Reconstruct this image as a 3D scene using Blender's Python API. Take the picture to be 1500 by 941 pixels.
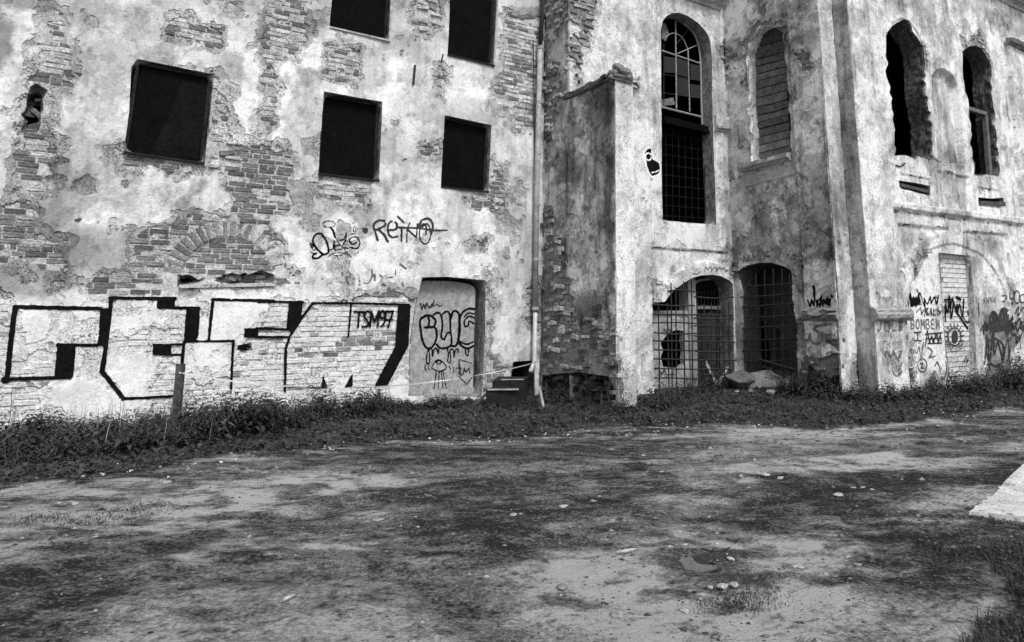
import bpy, math, random
import numpy as np
# ------------------------------------------------------------------ scene, camera, light
scene = bpy.context.scene
for o in list(bpy.data.objects): bpy.data.objects.remove(o)
COL = scene.collection
PPX, PPY, FPX, PITCH, CAMZ = 860.0, 230.0, 1083.0, math.radians(11.74), 1.6
HY = 455.0
cam_d = bpy.data.cameras.new('camera'); cam = bpy.data.objects.new('camera', cam_d); COL.objects.link(cam)
cam.location = (0, 0, CAMZ); cam.rotation_euler = (math.radians(90)+PITCH, 0, 0)
cam_d.sensor_width = 36; cam_d.lens = FPX/1500*36
cam_d.shift_x = -(PPX-750)/1500; cam_d.shift_y = -(470.5-PPY)/1500
cam_d.clip_start = 0.05; cam_d.clip_end = 2000
scene.camera = cam
SUN_EL, SUN_AZ = math.radians(52), math.radians(150)      # azimuth clockwise from +Y (camera looks along +Y)
w = bpy.data.worlds.new('World'); scene.world = w; w.use_nodes = True
nt = w.node_tree; nt.nodes.clear()
sky = nt.nodes.new('ShaderNodeTexSky'); sky.sky_type = 'NISHITA'; sky.sun_disc = False
sky.sun_elevation = SUN_EL; sky.sun_rotation = SUN_AZ; sky.air_density = 1.0; sky.dust_density = 3.0
bw = nt.nodes.new('ShaderNodeRGBToBW'); bg = nt.nodes.new('ShaderNodeBackground'); bg.inputs['Strength'].default_value = 0.11
wo = nt.nodes.new('ShaderNodeOutputWorld')
nt.links.new(sky.outputs[0], bw.inputs[0]); nt.links.new(bw.outputs[0], bg.inputs[0]); nt.links.new(bg.outputs[0], wo.inputs[0])
sl = bpy.data.lights.new('sun', 'SUN'); sl.energy = 1.5; sl.angle = math.radians(16); sl.color = (1, 1, 1)
so = bpy.data.objects.new('sun', sl); COL.objects.link(so)
sdx, sdy, sdz = math.sin(SUN_AZ)*math.cos(SUN_EL), math.cos(SUN_AZ)*math.cos(SUN_EL), math.sin(SUN_EL)
so.rotation_euler = (math.radians(90)-SUN_EL, 0, math.pi-SUN_AZ)
scene.view_settings.view_transform = 'Standard'; scene.view_settings.look = 'None'
scene.view_settings.exposure = 0.72; scene.view_settings.gamma = 1
rng = np.random.default_rng(7); random.seed(7)

# ------------------------------------------------------------------ numeric helpers
_T = np.random.default_rng(99).random((256, 256)).astype(np.float32)
def vnoise(x, y, seed=0):
    x = np.asarray(x, float)+seed*17.31; y = np.asarray(y, float)+seed*7.77
    xi = np.floor(x).astype(int); yi = np.floor(y).astype(int); fx = x-xi; fy = y-yi
    fx = fx*fx*(3-2*fx); fy = fy*fy*(3-2*fy)
    a = _T[xi % 256, yi % 256]; b = _T[(xi+1) % 256, yi % 256]; c = _T[xi % 256, (yi+1) % 256]; d = _T[(xi+1) % 256, (yi+1) % 256]
    return (a*(1-fx)+b*fx)*(1-fy)+(c*(1-fx)+d*fx)*fy
def fbm(x, y, s, seed=0, octv=4, gain=.5):
    r = 0; a = 1; t = 0
    for k in range(octv):
        r = r+a*vnoise(x/s, y/s, seed+k*3); t += a; a *= gain; s = s/2.03
    return r/t
def sstep(a, b, x): t = np.clip((x-a)/(b-a), 0, 1); return t*t*(3-2*t)
def seg_d(X, Y, a, b):
    ax, ay = a; bx, by = b; dx = bx-ax; dy = by-ay; L = dx*dx+dy*dy+1e-12
    t = np.clip(((X-ax)*dx+(Y-ay)*dy)/L, 0, 1)
    return np.hypot(X-ax-t*dx, Y-ay-t*dy)
def psdf(P, X, Y):
    d = np.full(X.shape, 1e9); ins = np.zeros(X.shape, bool); n = len(P)
    for i in range(n):
        a = P[i]; b = P[(i+1) % n]
        d = np.minimum(d, seg_d(X, Y, a, b))
        c = (a[1] > Y) != (b[1] > Y)
        if abs(b[1]-a[1]) > 1e-12: ins ^= c & (X < (b[0]-a[0])*(Y-a[1])/(b[1]-a[1])+a[0])
    return np.where(ins, -d, d)
def grid_sdf(polys, us, zs, big=1.0, pad=.6):
    D = np.full((len(zs), len(us)), big)
    for P in polys:
        P = np.asarray(P); i0, i1 = np.searchsorted(us, [P[:, 0].min()-pad, P[:, 0].max()+pad]); j0, j1 = np.searchsorted(zs, [P[:, 1].min()-pad, P[:, 1].max()+pad])
        if i1 <= i0 or j1 <= j0: continue
        X, Y = np.meshgrid(us[i0:i1], zs[j0:j1]); D[j0:j1, i0:i1] = np.minimum(D[j0:j1, i0:i1], psdf(P, X, Y))
    return D
def grid_line(lines, us, zs, big=1.0, pad=.5):
    D = np.full((len(zs), len(us)), big)
    for P in lines:
        P = np.asarray(P); i0, i1 = np.searchsorted(us, [P[:, 0].min()-pad, P[:, 0].max()+pad]); j0, j1 = np.searchsorted(zs, [P[:, 1].min()-pad, P[:, 1].max()+pad])
        if i1 <= i0 or j1 <= j0: continue
        X, Y = np.meshgrid(us[i0:i1], zs[j0:j1])
        for a, b in zip(P[:-1], P[1:]): D[j0:j1, i0:i1] = np.minimum(D[j0:j1, i0:i1], seg_d(X, Y, a, b))
    return D
def Z(s, ox, oy, pts): return [(ox+x/s, oy+y/s) for x, y in pts]
# the zoom windows the photograph was measured in: scale, origin
def z1(*p): return Z(2.94, 0, 0, p)
def z2(*p): return Z(2.768, 0, 280, p)
def z3(*p): return Z(2.94, 380, 0, p)
def z4(*p): return Z(2.768, 380, 280, p)
def z5(*p): return Z(2.94, 770, 0, p)
def z6(*p): return Z(2.768, 770, 280, p)
def z7(*p): return Z(2.94, 1150, 0, p)
def z8(*p): return Z(2.768, 1150, 280, p)
def zg(*p): return Z(4.707, 0, 420, p)
def zq(*p): return Z(6.25, 420, 300, p)
def zb(*p): return Z(4.276, 590, 390, p)
def zt(*p): return Z(3.92, 940, 360, p)
def zr(*p): return Z(4.705, 1290, 360, p)
def zm(*p): return Z(4.48, 1150, 400, p)
def zw(*p): return Z(4.707, 950, 0, p)
def rag(poly, amp, step=7, seed=1):
    q = np.random.default_rng(seed); out = []
    for a, b in zip(poly, poly[1:]+poly[:1]):
        k = max(1, int(math.hypot(b[0]-a[0], b[1]-a[1])/step))
        for i in range(k): out.append((a[0]+(b[0]-a[0])*i/k+q.normal(0, amp), a[1]+(b[1]-a[1])*i/k+q.normal(0, amp)))
    return out
def smooth(pts, n=6):
    P = np.array(pts, float); out = []
    E = np.vstack([2*P[0]-P[1], P, 2*P[-1]-P[-2]])
    for i in range(1, len(E)-2):
        for k in range(n):
            t = k/n; p0, p1, p2, p3 = E[i-1:i+3]
            out.append(.5*((2*p1)+(-p0+p2)*t+(2*p0-5*p1+4*p2-p3)*t*t+(-p0+3*p1-3*p2+p3)*t**3))
    out.append(P[-1]); return [tuple(q) for q in out]
def ell(cx, cy, rx, ry, tilt=0, n=28, a0=0, a1=360):
    o = []
    for k in range(n+1):
        a = math.radians(a0+(a1-a0)*k/n); x = rx*math.cos(a); y = ry*math.sin(a); t = math.radians(tilt)
        o.append((cx+x*math.cos(t)-y*math.sin(t), cy+x*math.sin(t)+y*math.cos(t)))
    return o

# ------------------------------------------------------------------ camera rays and wall faces
CAM = np.array([0, 0, CAMZ]); cp, sp = math.cos(PITCH), math.sin(PITCH)
def ray(x, y):
    a = x-PPX; b = PPY-y
    return np.array([a, FPX*cp-b*sp, FPX*sp+b*cp])
def ground_px(x, y, z=0.0):
    r = ray(x, y); t = (z-CAMZ)/r[2]; return CAM+t*r
FH = FPX/cp
AZ_A = math.atan2(2370-PPX, FH)
dA = np.array([math.sin(AZ_A), math.cos(AZ_A)]); dB = np.array([math.cos(AZ_A), -math.sin(AZ_A)])
class Face:
    def __init__(s, O, d):
        s.O = np.array([O[0], O[1], 0.]); s.d = np.array([d[0], d[1], 0.]); s.n = np.array([d[1], -d[0], 0.]); s.top = None
    def P(s, u, z, h=0):
        u = np.asarray(u, float)[..., None]; z = np.asarray(z, float)[..., None]; h = np.asarray(h, float)[..., None]
        return s.O+u*s.d+h*s.n+z*np.array([0, 0, 1.])
    def px(s, x, y, h=0):
        r = ray(x, y); t = ((s.O+s.n*h-CAM) @ s.n)/(r @ s.n); p = CAM+t*r
        return ((p-s.O) @ s.d, p[2])
    def pts(s, L, h=0): return [s.px(x, y, h) for x, y in L]
    def ucol(s, x): return s.px(x, HY)[0]
    def at(s, u, z):                                   # surface height of the finished wall
        us, zs, H = s.top
        i = np.clip(np.rint((np.asarray(u)-us[0])/(us[1]-us[0])).astype(int), 0, len(us)-1); j = np.clip(np.rint((np.asarray(z)-zs[0])/(zs[1]-zs[0])).astype(int), 0, len(zs)-1)
        return H[j, i]
ZC = 14.77
P_HC = np.array([(793-PPX)/FH*ZC, ZC])
def along(P, d, x):                                     # walk from P along d until the horizon pixel column is x
    k = (x-PPX)/FH; t = (k*P[1]-P[0])/(d[0]-k*d[1]); return t, P+t*d
L = Face(P_HC, dA)
s_c, P_C = along(P_HC, dB, 830); s_b, P_BC = along(P_HC, dB, 903)
C1 = Face(P_HC, dB); BF = Face(P_BC, dA); w_b = BF.ucol(931)
T = Face(P_C, dA); t_i, P_I = along(P_C, dA, 1076)
B = Face(P_I, dB); b_l, P_B = along(P_I, dB, 1231)
S1 = Face(P_B, dA); s1_l, P_S = along(P_B, dA, 1251)
S2 = Face(P_S, dB); s2_l, P_R = along(P_S, dB, 1275)
R = Face(P_R, dA); r_l = R.px(1496, 22)[0]
print('lens', s_c, s_b, w_b, t_i, b_l, s1_l, s2_l, r_l)

# ------------------------------------------------------------------ materials
def new_mat(name):
    m = bpy.data.materials.new(name); m.use_nodes = True; t = m.node_tree; t.nodes.clear()
    out = t.nodes.new('ShaderNodeOutputMaterial'); b = t.nodes.new('ShaderNodeBsdfPrincipled'); t.links.new(b.outputs[0], out.inputs[0])
    return m, t, b
class N:
    def __init__(s, t): s.t = t
    def val(s, v, inp):
        if hasattr(v, 'is_linked') or hasattr(v, 'links'): s.t.links.new(v, inp)
        else: inp.default_value = v
    def math(s, op, a, b=0.0, c=None, clamp=False):
        n = s.t.nodes.new('ShaderNodeMath'); n.operation = op; n.use_clamp = clamp
        s.val(a, n.inputs[0]); s.val(b, n.inputs[1])
        if c is not None: s.val(c, n.inputs[2])
        return n.outputs[0]
    def noise(s, vec, scale, detail=4, rough=.55, dist=0):
        n = s.t.nodes.new('ShaderNodeTexNoise'); n.inputs['Scale'].default_value = scale; n.inputs['Detail'].default_value = detail; n.inputs['Roughness'].default_value = rough; n.inputs['Distortion'].default_value = dist
        s.t.links.new(vec, n.inputs['Vector']); return n.outputs['Fac']
    def voro(s, vec, scale, feat='F1'):
        n = s.t.nodes.new('ShaderNodeTexVoronoi'); n.feature = feat; n.inputs['Scale'].default_value = scale; s.t.links.new(vec, n.inputs['Vector']); return n.outputs['Distance']
    def ramp(s, f, a, b, va=0.0, vb=1.0):
        n = s.t.nodes.new('ShaderNodeMapRange'); n.interpolation_type = 'SMOOTHSTEP'; n.inputs[1].default_value = a; n.inputs[2].default_value = b; n.inputs[3].default_value = va; n.inputs[4].default_value = vb
        s.t.links.new(f, n.inputs[0]); return n.outputs[0]
    def pos(s, kind='Object', stretch=None):
        n = s.t.nodes.new('ShaderNodeTexCoord'); o = n.outputs[kind]
        if stretch:
            m = s.t.nodes.new('ShaderNodeMapping'); m.inputs['Scale'].default_value = stretch; s.t.links.new(o, m.inputs[0]); o = m.outputs[0]
        return o
    def attr(s, name):
        n = s.t.nodes.new('ShaderNodeAttribute'); n.attribute_name = name; return n.outputs['Fac']
    def objcol(s):
        n = s.t.nodes.new('ShaderNodeObjectInfo'); b = s.t.nodes.new('ShaderNodeRGBToBW'); s.t.links.new(n.outputs['Color'], b.inputs[0]); return b.outputs[0]
    def bump(s, h, strength, dist, prev=None):
        n = s.t.nodes.new('ShaderNodeBump'); n.inputs['Strength'].default_value = strength; n.inputs['Distance'].default_value = dist; s.t.links.new(h, n.inputs['Height'])
        if prev is not None: s.t.links.new(prev, n.inputs['Normal'])
        return n.outputs[0]
def grainy(name, tone, amp=.35, fine=45, mid=7, pits=.5, pit_scale=60, rough=.9, bump=.5, streak=0, coord='Object', mx=1.0, pit_thr=.66, spec=.2):
    """grey weathered surface; tone is a number, 'attr' (mesh attribute) or 'obj' (object colour)"""
    m, t, b = new_mat(name); n = N(t); p = n.pos(coord)
    base = n.attr('tone') if tone == 'attr' else n.objcol() if tone == 'obj' else tone
    f1 = n.ramp(n.noise(p, fine, 5, .65), .28, .72); f2 = n.ramp(n.noise(p, mid, 5, .62, .6), .28, .72)
    k = n.math('ADD', n.math('MULTIPLY', n.math('SUBTRACT', f1, .5), amp*1.6), n.math('MULTIPLY', n.math('SUBTRACT', f2, .5), amp*1.3))
    k = n.math('ADD', k, 1.0)
    if streak:
        f3 = n.noise(n.pos(coord, (14, 14, .9)), 1.0, 4, .6); k = n.math('MULTIPLY', k, n.ramp(f3, .52, .72, 1.0, 1.0-streak))
    pn = n.noise(p, pit_scale, 3, .7); pit = n.ramp(pn, pit_thr-.05, pit_thr+.05, 0., 1.)
    pm = n.ramp(n.noise(p, 1.7 if coord == 'Object' else 1.7, 4, .65), .40, .58, 0, 1); pit = n.math('MULTIPLY', pit, pm)
    k = n.math('MULTIPLY', k, n.math('SUBTRACT', 1.0, n.math('MULTIPLY', pit, pits)))
    col = n.math('MULTIPLY', base, k); col = n.math('MINIMUM', n.math('MAXIMUM', col, .003), mx)
    t.links.new(col, b.inputs['Base Color']); b.inputs['Roughness'].default_value = rough
    b.inputs['Specular IOR Level'].default_value = spec
    h = n.math('ADD', n.math('MULTIPLY', f1, .6), n.math('MULTIPLY', n.noise(p, fine*.3, 4, .6), 1.0)); h = n.math('SUBTRACT', h, n.math('MULTIPLY', pit, .8))
    t.links.new(n.bump(h, bump, .012), b.inputs['Normal'])
    return m
M = {}
M['plaster'] = grainy('lime_plaster', 'attr', .15, 26, 5, .5, 30, bump=.55, streak=.14, mx=.84, pit_thr=.64)
M['plaster_church'] = grainy('rain_streaked_plaster', 'attr', .24, 30, 6, .65, 26, bump=.8, streak=.20, mx=.80, pit_thr=.61)
M['under'] = grainy('rough_render', 'attr', .34, 42, 9, .7, 36, bump=.9, mx=.8, pit_thr=.58)
M['mortar'] = grainy('mortar', 'attr', .40, 50, 10, .7, 40, bump=.8, mx=.8, pit_thr=.55)
M['brick_o'] = grainy('old_brick', 'obj', .7, 7, 2.2, .5, 12, bump=.8, mx=.8)
M['brick_a'] = grainy('old_brick_joined', 'attr', .6, 55, 12, .6, 60, bump=.8, mx=.8)
M['stone'] = grainy('field_stone', 'obj', .5, 30, 6, .5, 50, bump=.8, mx=.8)
M['reveal'] = grainy('reveal_masonry', 'attr', .6, 40, 9, .7, 45, bump=1.0, streak=.2)
M['dark_board'] = grainy('dark_sheet', .0045, .5, 20, 3, .3, rough=.8, bump=.15, spec=.03)
M['dark_room'] = grainy('dark_interior', .025, .5, 10, 2, .3, bump=.4)  # near-black colour stands in for the unlit depth behind openings
M['old_wood'] = grainy('weathered_wood', .07, .6, 25, 5, .4, streak=.3, bump=.5)
M['mid_wood'] = grainy('grey_wood', .15, .5, 25, 5, .5, streak=.3, bump=.5)
M['pale_wood'] = grainy('pale_wood', .36, .4, 25, 5, .4, bump=.4)
M['iron'] = grainy('rusty_iron', .03, .6, 60, 12, .3, rough=.7, bump=.3)
M['shade_edge_board'] = grainy('shadow_line_sheet', .0075, .5, 20, 3, .3, rough=.8, bump=.15, spec=.03)
M['frame_dark'] = grainy('tarred_frame', .022, .6, 30, 6, .4, rough=.8, bump=.4, spec=.05)
M['iron_dark'] = grainy('dark_grille_iron', .016, .6, 40, 6, .3, rough=.9, spec=.03)
M['iron_pale'] = grainy('painted_iron', .3, .5, 60, 14, .6, rough=.6, bump=.3)
M['zinc'] = grainy('zinc_pipe', .33, .4, 30, 4, .4, rough=.5, bump=.2)
M['pipe_old'] = grainy('old_pipe', .12, .6, 30, 5, .5, rough=.6, bump=.3)
M['pipe_new'] = grainy('new_pipe', .55, .2, 30, 5, .2, rough=.4, bump=.1, spec=.4)
M['paint'] = grainy('black_spray_paint', .007, .5, 30, 5, .2, rough=.8, bump=.2, spec=.03)
M['paint_thin'] = grainy('thin_spray_paint', .035, .7, 25, 6, .4, rough=.7, bump=.2)
M['paint_grey'] = grainy('faded_spray_paint', .15, .6, 25, 6, .4, rough=.7, bump=.2)
M['paint_white'] = grainy('white_spray_paint', .8, .2, 30, 6, .3, rough=.7, bump=.2)
M['chip'] = grainy('chipboard', .33, .5, 70, 12, .5, 90, rough=.8, bump=.3, pit_thr=.6)
M['concrete'] = grainy('pale_concrete', .50, .42, 60, 2.2, .8, 18, bump=.4, pit_thr=.60)
M['dark_conc'] = grainy('dark_damp_concrete', .016, .5, 40, 6, .5, bump=.5)
M['tape'] = grainy('plastic_tape', .45, .1, 10, 3, .1, rough=.4, bump=.1, spec=.4)
M['leafA'] = grainy('nettle_leaf', 'attr', .4, 25, 5, .2, rough=.55, bump=.2, spec=.3)
M['grass'] = grainy('grass_blade', 'attr', .3, 25, 5, .1, rough=.7, bump=.1)
def ground_mat():
    m, t, b = new_mat('packed_dirt'); n = N(t); p = n.pos('Object'); base = n.math('DIVIDE', n.math('SUBTRACT', n.attr('tone'), .03), .34)
    f1 = n.ramp(n.noise(p, 150, 3, .7), .28, .72); f2 = n.ramp(n.noise(p, 38, 6, .72), .30, .70); f3 = n.ramp(n.noise(n.pos('Object', (2.6, 5.2, 6)), 1.0, 8, .74, .5), .32, .68); f4 = n.ramp(n.noise(n.pos('Object', (10, 15, 9)), 1.0, 7, .75, .4), .32, .68)
    k = n.math('ADD', base, n.math('MULTIPLY', n.math('SUBTRACT', f2, .5), .60)); k = n.math('ADD', k, n.math('MULTIPLY', n.math('SUBTRACT', f3, .5), .42)); k = n.math('ADD', k, n.math('MULTIPLY', n.math('SUBTRACT', f4, .5), .30))
    k = n.math('ADD', n.ramp(k, -.10, .50, .028, .21), n.ramp(k, .32, 1.25, .0, .46))
    k = n.math('MULTIPLY', k, n.math('ADD', .62, n.math('MULTIPLY', f1, .76)))
    sp_ = n.ramp(n.noise(p, 70, 3, .65), .58, .64, 0, 1); gm = n.ramp(n.noise(p, 2.2, 5, .7), .40, .58, 0.15, 1); k = n.math('MULTIPLY', k, n.math('SUBTRACT', 1.0, n.math('MULTIPLY', n.math('MULTIPLY', sp_, gm), .75)))
    t.links.new(n.math('MINIMUM', n.math('MAXIMUM', k, .012), .6), b.inputs['Base Color'])
    t.links.new(n.attr('wet'), b.inputs['Specular IOR Level'])
    b.inputs['Roughness'].default_value = .9
    h = n.math('ADD', n.math('MULTIPLY', f1, .3), n.math('MULTIPLY', f2, .8)); nn = n.bump(h, .9, .024)
    t.links.new(nn, b.inputs['Normal']); return m
M['dirt'] = ground_mat()
def water_mat():
    m, t, b = new_mat('puddle_water'); b.inputs['Base Color'].default_value = (.012, .012, .012, 1); b.inputs['Roughness'].default_value = .03
    b.inputs['Specular IOR Level'].default_value = .5; return m
M['water'] = water_mat()
def glass_mat():
    m, t, b = new_mat('dusty_glass'); b.inputs['Base Color'].default_value = (.03, .03, .03, 1); b.inputs['Roughness'].default_value = .25; b.inputs['Specular IOR Level'].default_value = .5; return m
M['glass'] = glass_mat()

# ------------------------------------------------------------------ object helpers
def link(name, me, parent=None, label=None, cat=None, group=None, kind=None):
    o = bpy.data.objects.new(name, me); COL.objects.link(o)
    if parent is not None: o.parent = parent
    for k, v in (('label', label), ('category', cat), ('group', group), ('kind', kind)):
        if v: o[k] = v
    return o
def np_mesh(name, V, F, mat, attrs=None, smooth_n=None):
    """V (n,3); F (m,4) quads or (m,3) tris"""
    V = np.ascontiguousarray(V, np.float32); F = np.ascontiguousarray(F, np.int32); k = F.shape[1]
    me = bpy.data.meshes.new(name); me.vertices.add(len(V)); me.vertices.foreach_set('co', V.ravel())
    me.loops.add(F.size); me.loops.foreach_set('vertex_index', F.ravel())
    me.polygons.add(len(F)); me.polygons.foreach_set('loop_start', np.arange(0, F.size, k, dtype=np.int32))
    if mat: me.materials.append(mat)
    if smooth_n is not None:
        sm = np.zeros(len(F), bool); sm[:smooth_n] = True; me.polygons.foreach_set('use_smooth', sm)
    me.update(calc_edges=True)
    for a, v in (attrs or {}).items():
        at = me.attributes.new(a, 'FLOAT', 'POINT'); at.data.foreach_set('value', np.ascontiguousarray(v, np.float32).ravel())
    return me
def py_mesh(name, V, F, mat, tone=None, shade=False):
    me = bpy.data.meshes.new(name); me.from_pydata([tuple(map(float, v)) for v in V], [], F)
    if mat: me.materials.append(mat)
    if tone is not None:
        at = me.attributes.new('tone', 'FLOAT', 'POINT'); at.data.foreach_set('value', np.full(len(V), tone, np.float32) if np.isscalar(tone) else np.asarray(tone, np.float32))
    if shade:
        me.polygons.foreach_set('use_smooth', np.ones(len(F), bool))
    me.update(); return me
class MB:
    """collects simple shapes into one mesh"""
    def __init__(s): s.V = []; s.F = []
    def add(s, V, F):
        b = len(s.V); s.V += [tuple(v) for v in V]; s.F += [tuple(i+b for i in f) for f in F]
    def box8(s, c):                                     # 8 corners: bottom 4 ccw, top 4 ccw
        s.add(c, [(3, 2, 1, 0), (4, 5, 6, 7), (0, 1, 5, 4), (1, 2, 6, 5), (2, 3, 7, 6), (3, 0, 4, 7)])
    def fbox(s, f, u0, u1, z0, z1, h0, h1, jit=0):
        c = [f.P(u, z, h) for (u, h, z) in ((u0, h1, z0), (u1, h1, z0), (u1, h0, z0), (u0, h0, z0), (u0, h1, z1), (u1, h1, z1), (u1, h0, z1), (u0, h0, z1))]
        if jit: c = [p+np.random.default_rng(len(s.V)+i).normal(0, jit, 3) for i, p in enumerate(c)]
        s.box8([c[0], c[1], c[2], c[3], c[4], c[5], c[6], c[7]])
    def tube(s, pts, r, n=8, cap=True):
        pts = [np.array(p, float) for p in pts]; rr = r if hasattr(r, '__len__') else [r]*len(pts); V = []; F = []
        for i, p in enumerate(pts):
            d = pts[min(i+1, len(pts)-1)]-pts[max(i-1, 0)]; d = d/(np.linalg.norm(d)+1e-9)
            a = np.cross(d, [0, 0, 1.] if abs(d[2]) < .9 else [1., 0, 0]); a /= np.linalg.norm(a); b = np.cross(d, a)
            for k in range(n):
                t = 2*math.pi*k/n; V.append(p+rr[i]*(math.cos(t)*a+math.sin(t)*b))
        for i in range(len(pts)-1):
            for k in range(n): F.append((i*n+k, i*n+(k+1) % n, (i+1)*n+(k+1) % n, (i+1)*n+k))
        if cap: F.append(tuple(range(n))[::-1]); F.append(tuple((len(pts)-1)*n+k for k in range(n)))
        s.add(V, F)
    def plank(s, p0, p1, wv, tv, w_, t_):               # beam from p0 to p1 with width dir wv and thickness dir tv
        p0 = np.array(p0, float); p1 = np.array(p1, float); wv = np.array(wv, float)*w_/2; tv = np.array(tv, float)*t_/2
        s.box8([p0-wv-tv, p0+wv-tv, p0+wv+tv, p0-wv+tv, p1-wv-tv, p1+wv-tv, p1+wv+tv, p1-wv+tv])
    def build(s, name, mat, parent=None, tone=None, shade=False, **kw):
        return link(name, py_mesh(name, s.V, s.F, mat, tone, shade), parent, **kw)
def lerp_top(P):
    return P

def sheet_mesh(name, face, us, zs, F, H, mat, tone, thick, snap=True):
    nz, nu = F.shape; ins = F < 0
    k = ins[:-1, :-1] | ins[1:, :-1] | ins[:-1, 1:] | ins[1:, 1:]
    if not k.any(): return None
    U, Zg = np.meshgrid(us, zs); U = U.copy(); Zg = Zg.copy()
    if snap:
        gz, gu = np.gradient(F, zs, us); g2 = gu*gu+gz*gz+1e-6
        du = -F*gu/g2; dz = -F*gz/g2; m = np.hypot(du, dz); c = us[1]-us[0]; sc = np.minimum(1, 1.15*c/(m+1e-9)); o = ~ins
        U[o] += (du*sc)[o]; Zg[o] += (dz*sc)[o]
    used = np.zeros(F.shape, bool); used[:-1, :-1] |= k; used[1:, :-1] |= k; used[:-1, 1:] |= k; used[1:, 1:] |= k
    idx = np.full(F.shape, -1); idx[used] = np.arange(used.sum())
    j, i = np.nonzero(k)
    Q = np.stack([idx[j, i], idx[j, i+1], idx[j+1, i+1], idx[j+1, i]], 1)
    V = face.P(U[used], Zg[used], H[used]); ton = tone[used]
    nq = len(Q)
    if thick > 0:                                       # skirt round every edge, so the coat has real thickness
        kp = np.pad(k, 1); E = []
        c = kp[1:-1, 1:-1]
        for (dj, di, a, b) in ((-1, 0, (0, 0), (0, 1)), (1, 0, (1, 1), (1, 0)), (0, -1, (1, 0), (0, 0)), (0, 1, (0, 1), (1, 1))):
            nb = kp[1+dj:1+dj+k.shape[0], 1+di:1+di+k.shape[1]]; jj, ii = np.nonzero(c & ~nb)
            E.append(np.stack([idx[jj+a[0], ii+a[1]], idx[jj+b[0], ii+b[1]]], 1))
        E = np.vstack(E); ev = np.unique(E); mp = np.full(len(V), -1); mp[ev] = np.arange(len(ev))
        base = len(V); Vt = V[ev]; Vb = V[ev]-face.n*thick
        a = mp[E[:, 0]]+base; b = mp[E[:, 1]]+base; n2 = len(ev)
        Q = np.vstack([Q, np.stack([b, a, a+n2, b+n2], 1)]); V = np.vstack([V, Vt, Vb]); ton = np.concatenate([ton, ton[ev]*.9, ton[ev]*.9])
    return np_mesh(name, V, Q, mat, {'tone': np.clip(ton, .02, .85)}, nq)

def paint(face, us, zs, base, patches, seed=1, edge=.10):
    T_ = base.copy(); U, Zg = np.meshgrid(us, zs)
    for n_, (poly, val, soft) in enumerate(patches):
        P = np.asarray(face.pts(poly)); pad = .3+soft*2
        i0, i1 = np.searchsorted(us, [P[:, 0].min()-pad, P[:, 0].max()+pad]); j0, j1 = np.searchsorted(zs, [P[:, 1].min()-pad, P[:, 1].max()+pad])
        if i1 <= i0 or j1 <= j0: continue
        X = U[j0:j1, i0:i1]; Y = Zg[j0:j1, i0:i1]
        d = psdf(P, X, Y)+(fbm(X, Y, .3, seed+n_, 4)-.5)*edge*3
        w_ = np.clip(.5-d/max(soft, .02), 0, 1); T_[j0:j1, i0:i1] = T_[j0:j1, i0:i1]*(1-w_)+val*w_
    return T_

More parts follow.
